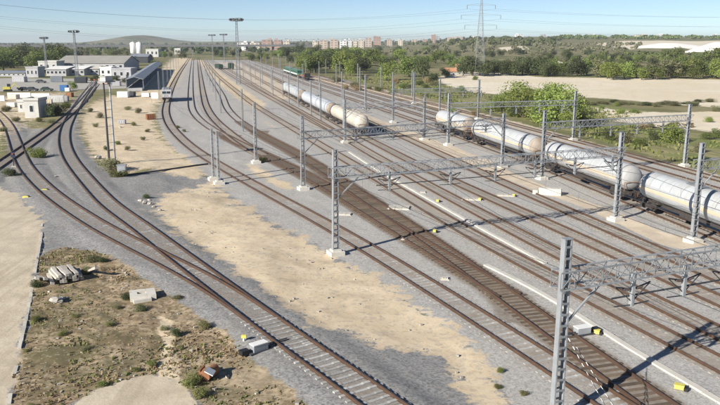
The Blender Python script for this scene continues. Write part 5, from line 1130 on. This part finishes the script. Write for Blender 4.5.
# switch machines
def switch_machine(p, az, label, rod=1.6):
    rt = thing('switch_machine', p, label, 'switch machine', None, az); b_ = MB().box((0, 0, .28), (.95, .5, .4)).build('motor_box', 'galvanised', rt); MB().box((0, 0, .5), (1.0, .54, .05)).build('lid', 'white_paint', b_)
    MB().box((0, 0, .05), (1.5, .7, .08)).build('base_plate', 'dark_steel', rt); MB().bar((.5, 0, .2), (.5 + rod, 0, .17), .06).build('throw_rod', 'dark_steel', rt); MB().bar((.5, .2, .2), (.5 + rod, .2, .17), .05).build('throw_rod', 'dark_steel', rt); MB().box((-.95, .05, .18), (.5, .4, .28)).build('junction_box', 'black_paint', rt)
switch_machine(pl(259, 351, .1), R(40), 'grey switch machine with pale lid at the left track fork')
p = pl(244, 343); rt = thing('yellow_marker', p, 'little yellow post left of the grey switch machine', 'marker', None); MB().tube([(0, 0, 0), (0, 0, .35)], .06, 8).build('post', 'white_paint', rt); MB().box((0, 0, .42), (.3, .16, .18)).build('cap', 'yellow_paint', rt)
switch_machine(flat(582, 334), R(200), 'grey switch machine behind the nearest mast', .8)
def yellow_box(u, v, label, L=.75, white=None, az=-.5):
    L *= .62 if v > 300 else .5
    p = flat(u, v); rt = thing('yellow_box', p, label, 'yellow box', 'yellow trackside boxes', az); MB().box((0, 0, .16), (L, .3, .2)).build('case', 'yellow_paint', rt); MB().box((0, 0, .28), (L + .06, .35, .04)).build('lid', 'yellow_paint', rt); MB().box((L * .75, 0, .1), (L * .4, .3, .18)).build('cable_joint', 'black_paint', rt)
yellow_box(679, 389.5, 'large yellow box beside the near white duct'); yellow_box(597, 334, 'yellow box by the switch machine behind the nearest mast', .5); yellow_box(435, 232.5, 'small yellow box on the right of the brown track', .5); yellow_box(438, 202, 'small yellow box right of the farther white duct', .6); yellow_box(480, 200.5, 'yellow box at the right end of a white slab, left one', .55); yellow_box(514, 196.5, 'yellow box at the right end of a white slab, right one', .55)
def pit_cover(u, v, L, w, label, az=-.15):
    p = flat(u, v); rt = thing('pit_cover', p, label, 'pit cover', 'white concrete pit covers', az)
    for i in range(3): MB().box(((i - 1) * L / 3, 0, .07), (L / 3 - .03, w, .14)).build('cover_slab', 'concrete', rt)
    MB().box((0, 0, .02), (L + .2, w + .2, .06)).build('rim', 'concrete', rt)
pit_cover(399, 208, 2.3, 1.7, 'white pit cover between the brown track and the duct'); pit_cover(472, 199.5, 2.3, 1.0, 'white pit cover with a yellow box, left of the two'); pit_cover(506, 195.5, 1.9, 1.0, 'white pit cover with a yellow box, right of the two'); pit_cover(423, 192.5, .6, .6, 'tiny white cover right of the farther duct'); pit_cover(344, 214.5, 1.5, .9, 'small grey-white cover beside the tall ladder mast'); pit_cover(404, 240, .01 + .4, .4, 'tiny pale cover left of the brown track'); pit_cover(445, 279, .5, .5, 'small pale stone cover between the curved and brown tracks')
p = flat(550, 194.5); rt = thing('concrete_block', p, 'pale concrete block on the sandy strip before the tank wagons', 'concrete block', None, -.35); MB().box((0, 0, .4), (2.6, 1.0, .8)).build('block', 'pale_concrete', rt); MB().box((-1.7, -.1, .25), (.6, .8, .5)).build('end_stone', 'concrete', rt)
# cabinet and cable tray by the twin posts, signal at the crossing, panel by the locomotive
p = pl(122.5, 176); rt = thing('relay_cabinet', p, 'grey relay cabinet at the foot of the twin posts', 'cabinet', None, .1); MB().box((0, 0, .75), (1.1, .7, 1.4)).build('body', 'wall_grey', rt); MB().box((0, 0, 1.5), (1.25, .85, .1)).build('roof', 'galvanised', rt); MB().box((0, -.37, .75), (.95, .04, 1.2)).build('door', 'galvanised', rt)
C = spline([pl(u, v) for u, v in ((127, 175.5), (150, 172.5), (175, 169), (196, 165.5), (207, 164.5))][::1], 1., 2) if False else None
pts = [pl(u, v) for u, v in ((127, 175.8), (150, 172.8), (175, 169.2), (196, 166), (208, 164.6))]; tag(MB().tube([(q[0], q[1], q[2] + .12) for q in pts], .12, 6).build('cable_pipe', 'dark_steel'), 'dark cable pipe across the grey gravel from the cabinet', 'pipe')
p = pl(14, 168); rt = thing('ground_signal', p, 'small dark signal post at the crossing of the left tracks', 'signal', None, .3); MB().tube([(0, 0, 0), (0, 0, 1.6)], .07, 8).build('post', 'dark_steel', rt); hd = MB().box((0, 0, 1.9), (.5, .35, .7)).build('signal_head', 'band_blue', rt); MB().tube([(0, -.2, 2.05), (0, -.26, 2.05)], .1, 10).build('lens', 'red_paint', hd); MB().box((0, 0, .15), (.6, .5, .3)).build('foot', 'concrete', rt)
p = hit(155, 103); rt = thing('notice_panel', p, 'pale upright panel on two posts left of the locomotive', 'panel', None, .1)
for s in (-.9, .9): MB().box((s, 0, 1.6), (.12, .12, 3.2)).build('post', 'galvanised', rt)
MB().box((0, -.08, 2.2), (2.0, .06, 1.8)).build('board', 'white_paint', rt)
for i, (u, v) in enumerate(((45, 191), (26, 198))):
    p = pl(u, v); rt = thing('yellow_marker', p, ('yellow low marker left of the siding curve', 'yellow low marker left of the fork curve')[i], 'marker', None); MB().box((0, 0, .12), (.7, .35, .22)).build('case', 'yellow_paint', rt); MB().box((.3, 0, .25), (.2, .3, .06)).build('cap', 'dark_steel', rt)
# edge kerb of the pale road
KB = [pl(u, v) for u, v in ((42, 222), (42, 235), (38, 255), (34, 280), (25, 325), (17, 360), (8, 410))]; rt = thing('road_kerb', (0, 0, 0), 'worn pale kerb stones along the right edge of the dirt road', 'kerb'); C = spline(KB, 1.2, 2); _, tt = normals(C); km = MB().box((0, 0, .04), (.2, 1.12, .2)).mesh('kerb_stone', 'concrete')
for q, t_ in zip(C, tt):
    if rgs.random() < .6: o = link('kerb_stone', km, rt); o.location = (q[0], q[1], gz(q[0], q[1]) + rgs.uniform(-.1, -.03)); o.rotation_euler = (rgs.uniform(-.04, .04), rgs.uniform(-.08, .08), math.atan2(t_[1], t_[0]) - math.pi / 2 + rgs.uniform(-.04, .04))
mat('spoil_white', (.82, .80, .75), (.74, .71, .64), .05, .95, world=True)
def heap(u, v, wpx, hpx, label):
    p = hit(u, v); k = p[1] / F; m = MB(); n1, n2 = 28, 7; vs = []; fs = []; rg = random.Random(u)
    for j in range(n2 + 1):
        f_ = j / n2
        for i in range(n1): a_ = 2 * math.pi * i / n1; r_ = (1 - f_ * .85) * wpx * k / 2 * (1 + .1 * math.sin(3 * a_ + u) + .05 * rg.random()); vs.append((r_ * math.cos(a_), r_ * .6 * math.sin(a_), hpx * k * (f_ ** .8) - 1.5))
    for j in range(n2):
        for i in range(n1): a_ = j * n1 + i; b_ = j * n1 + (i + 1) % n1; fs.append((a_, b_, b_ + n1, a_ + n1))
    fs.append(tuple(range(n2 * n1, (n2 + 1) * n1))); o = m.add(vs, fs, 0, True).build('spoil_heap', 'spoil_white'); o.location = p; tag(o, label, 'spoil heap', 'white quarry heaps')
heap(668, 47.5, 84, 5.2, 'long white quarry heap in the middle of the right horizon'); heap(718, 51.5, 64, 10, 'highest white quarry heap at the right edge'); heap(690, 52.5, 20, 3, 'low white quarry heap left of the highest one')
# ------------------------------------------------------------------ haze
if HAZE > 0:
    hm = bpy.data.materials.new('haze_air'); hm.use_nodes = True; t = hm.node_tree; t.nodes.remove(t.nodes['Principled BSDF']); pv = t.nodes.new('ShaderNodeVolumePrincipled'); pv.inputs['Color'].default_value = (.80, .88, 1, 1); pv.inputs['Density'].default_value = HAZE; pv.inputs['Anisotropy'].default_value = .2
    t.links.new(pv.outputs[0], t.nodes['Material Output'].inputs['Volume']); MATS['haze_air'] = hm
    o = MB().box((0, 0, 32), (16400, 16400, 72)).build('haze', 'haze_air'); tag(o, 'thin pale daylight haze over the whole place', 'haze', None, 'stuff')
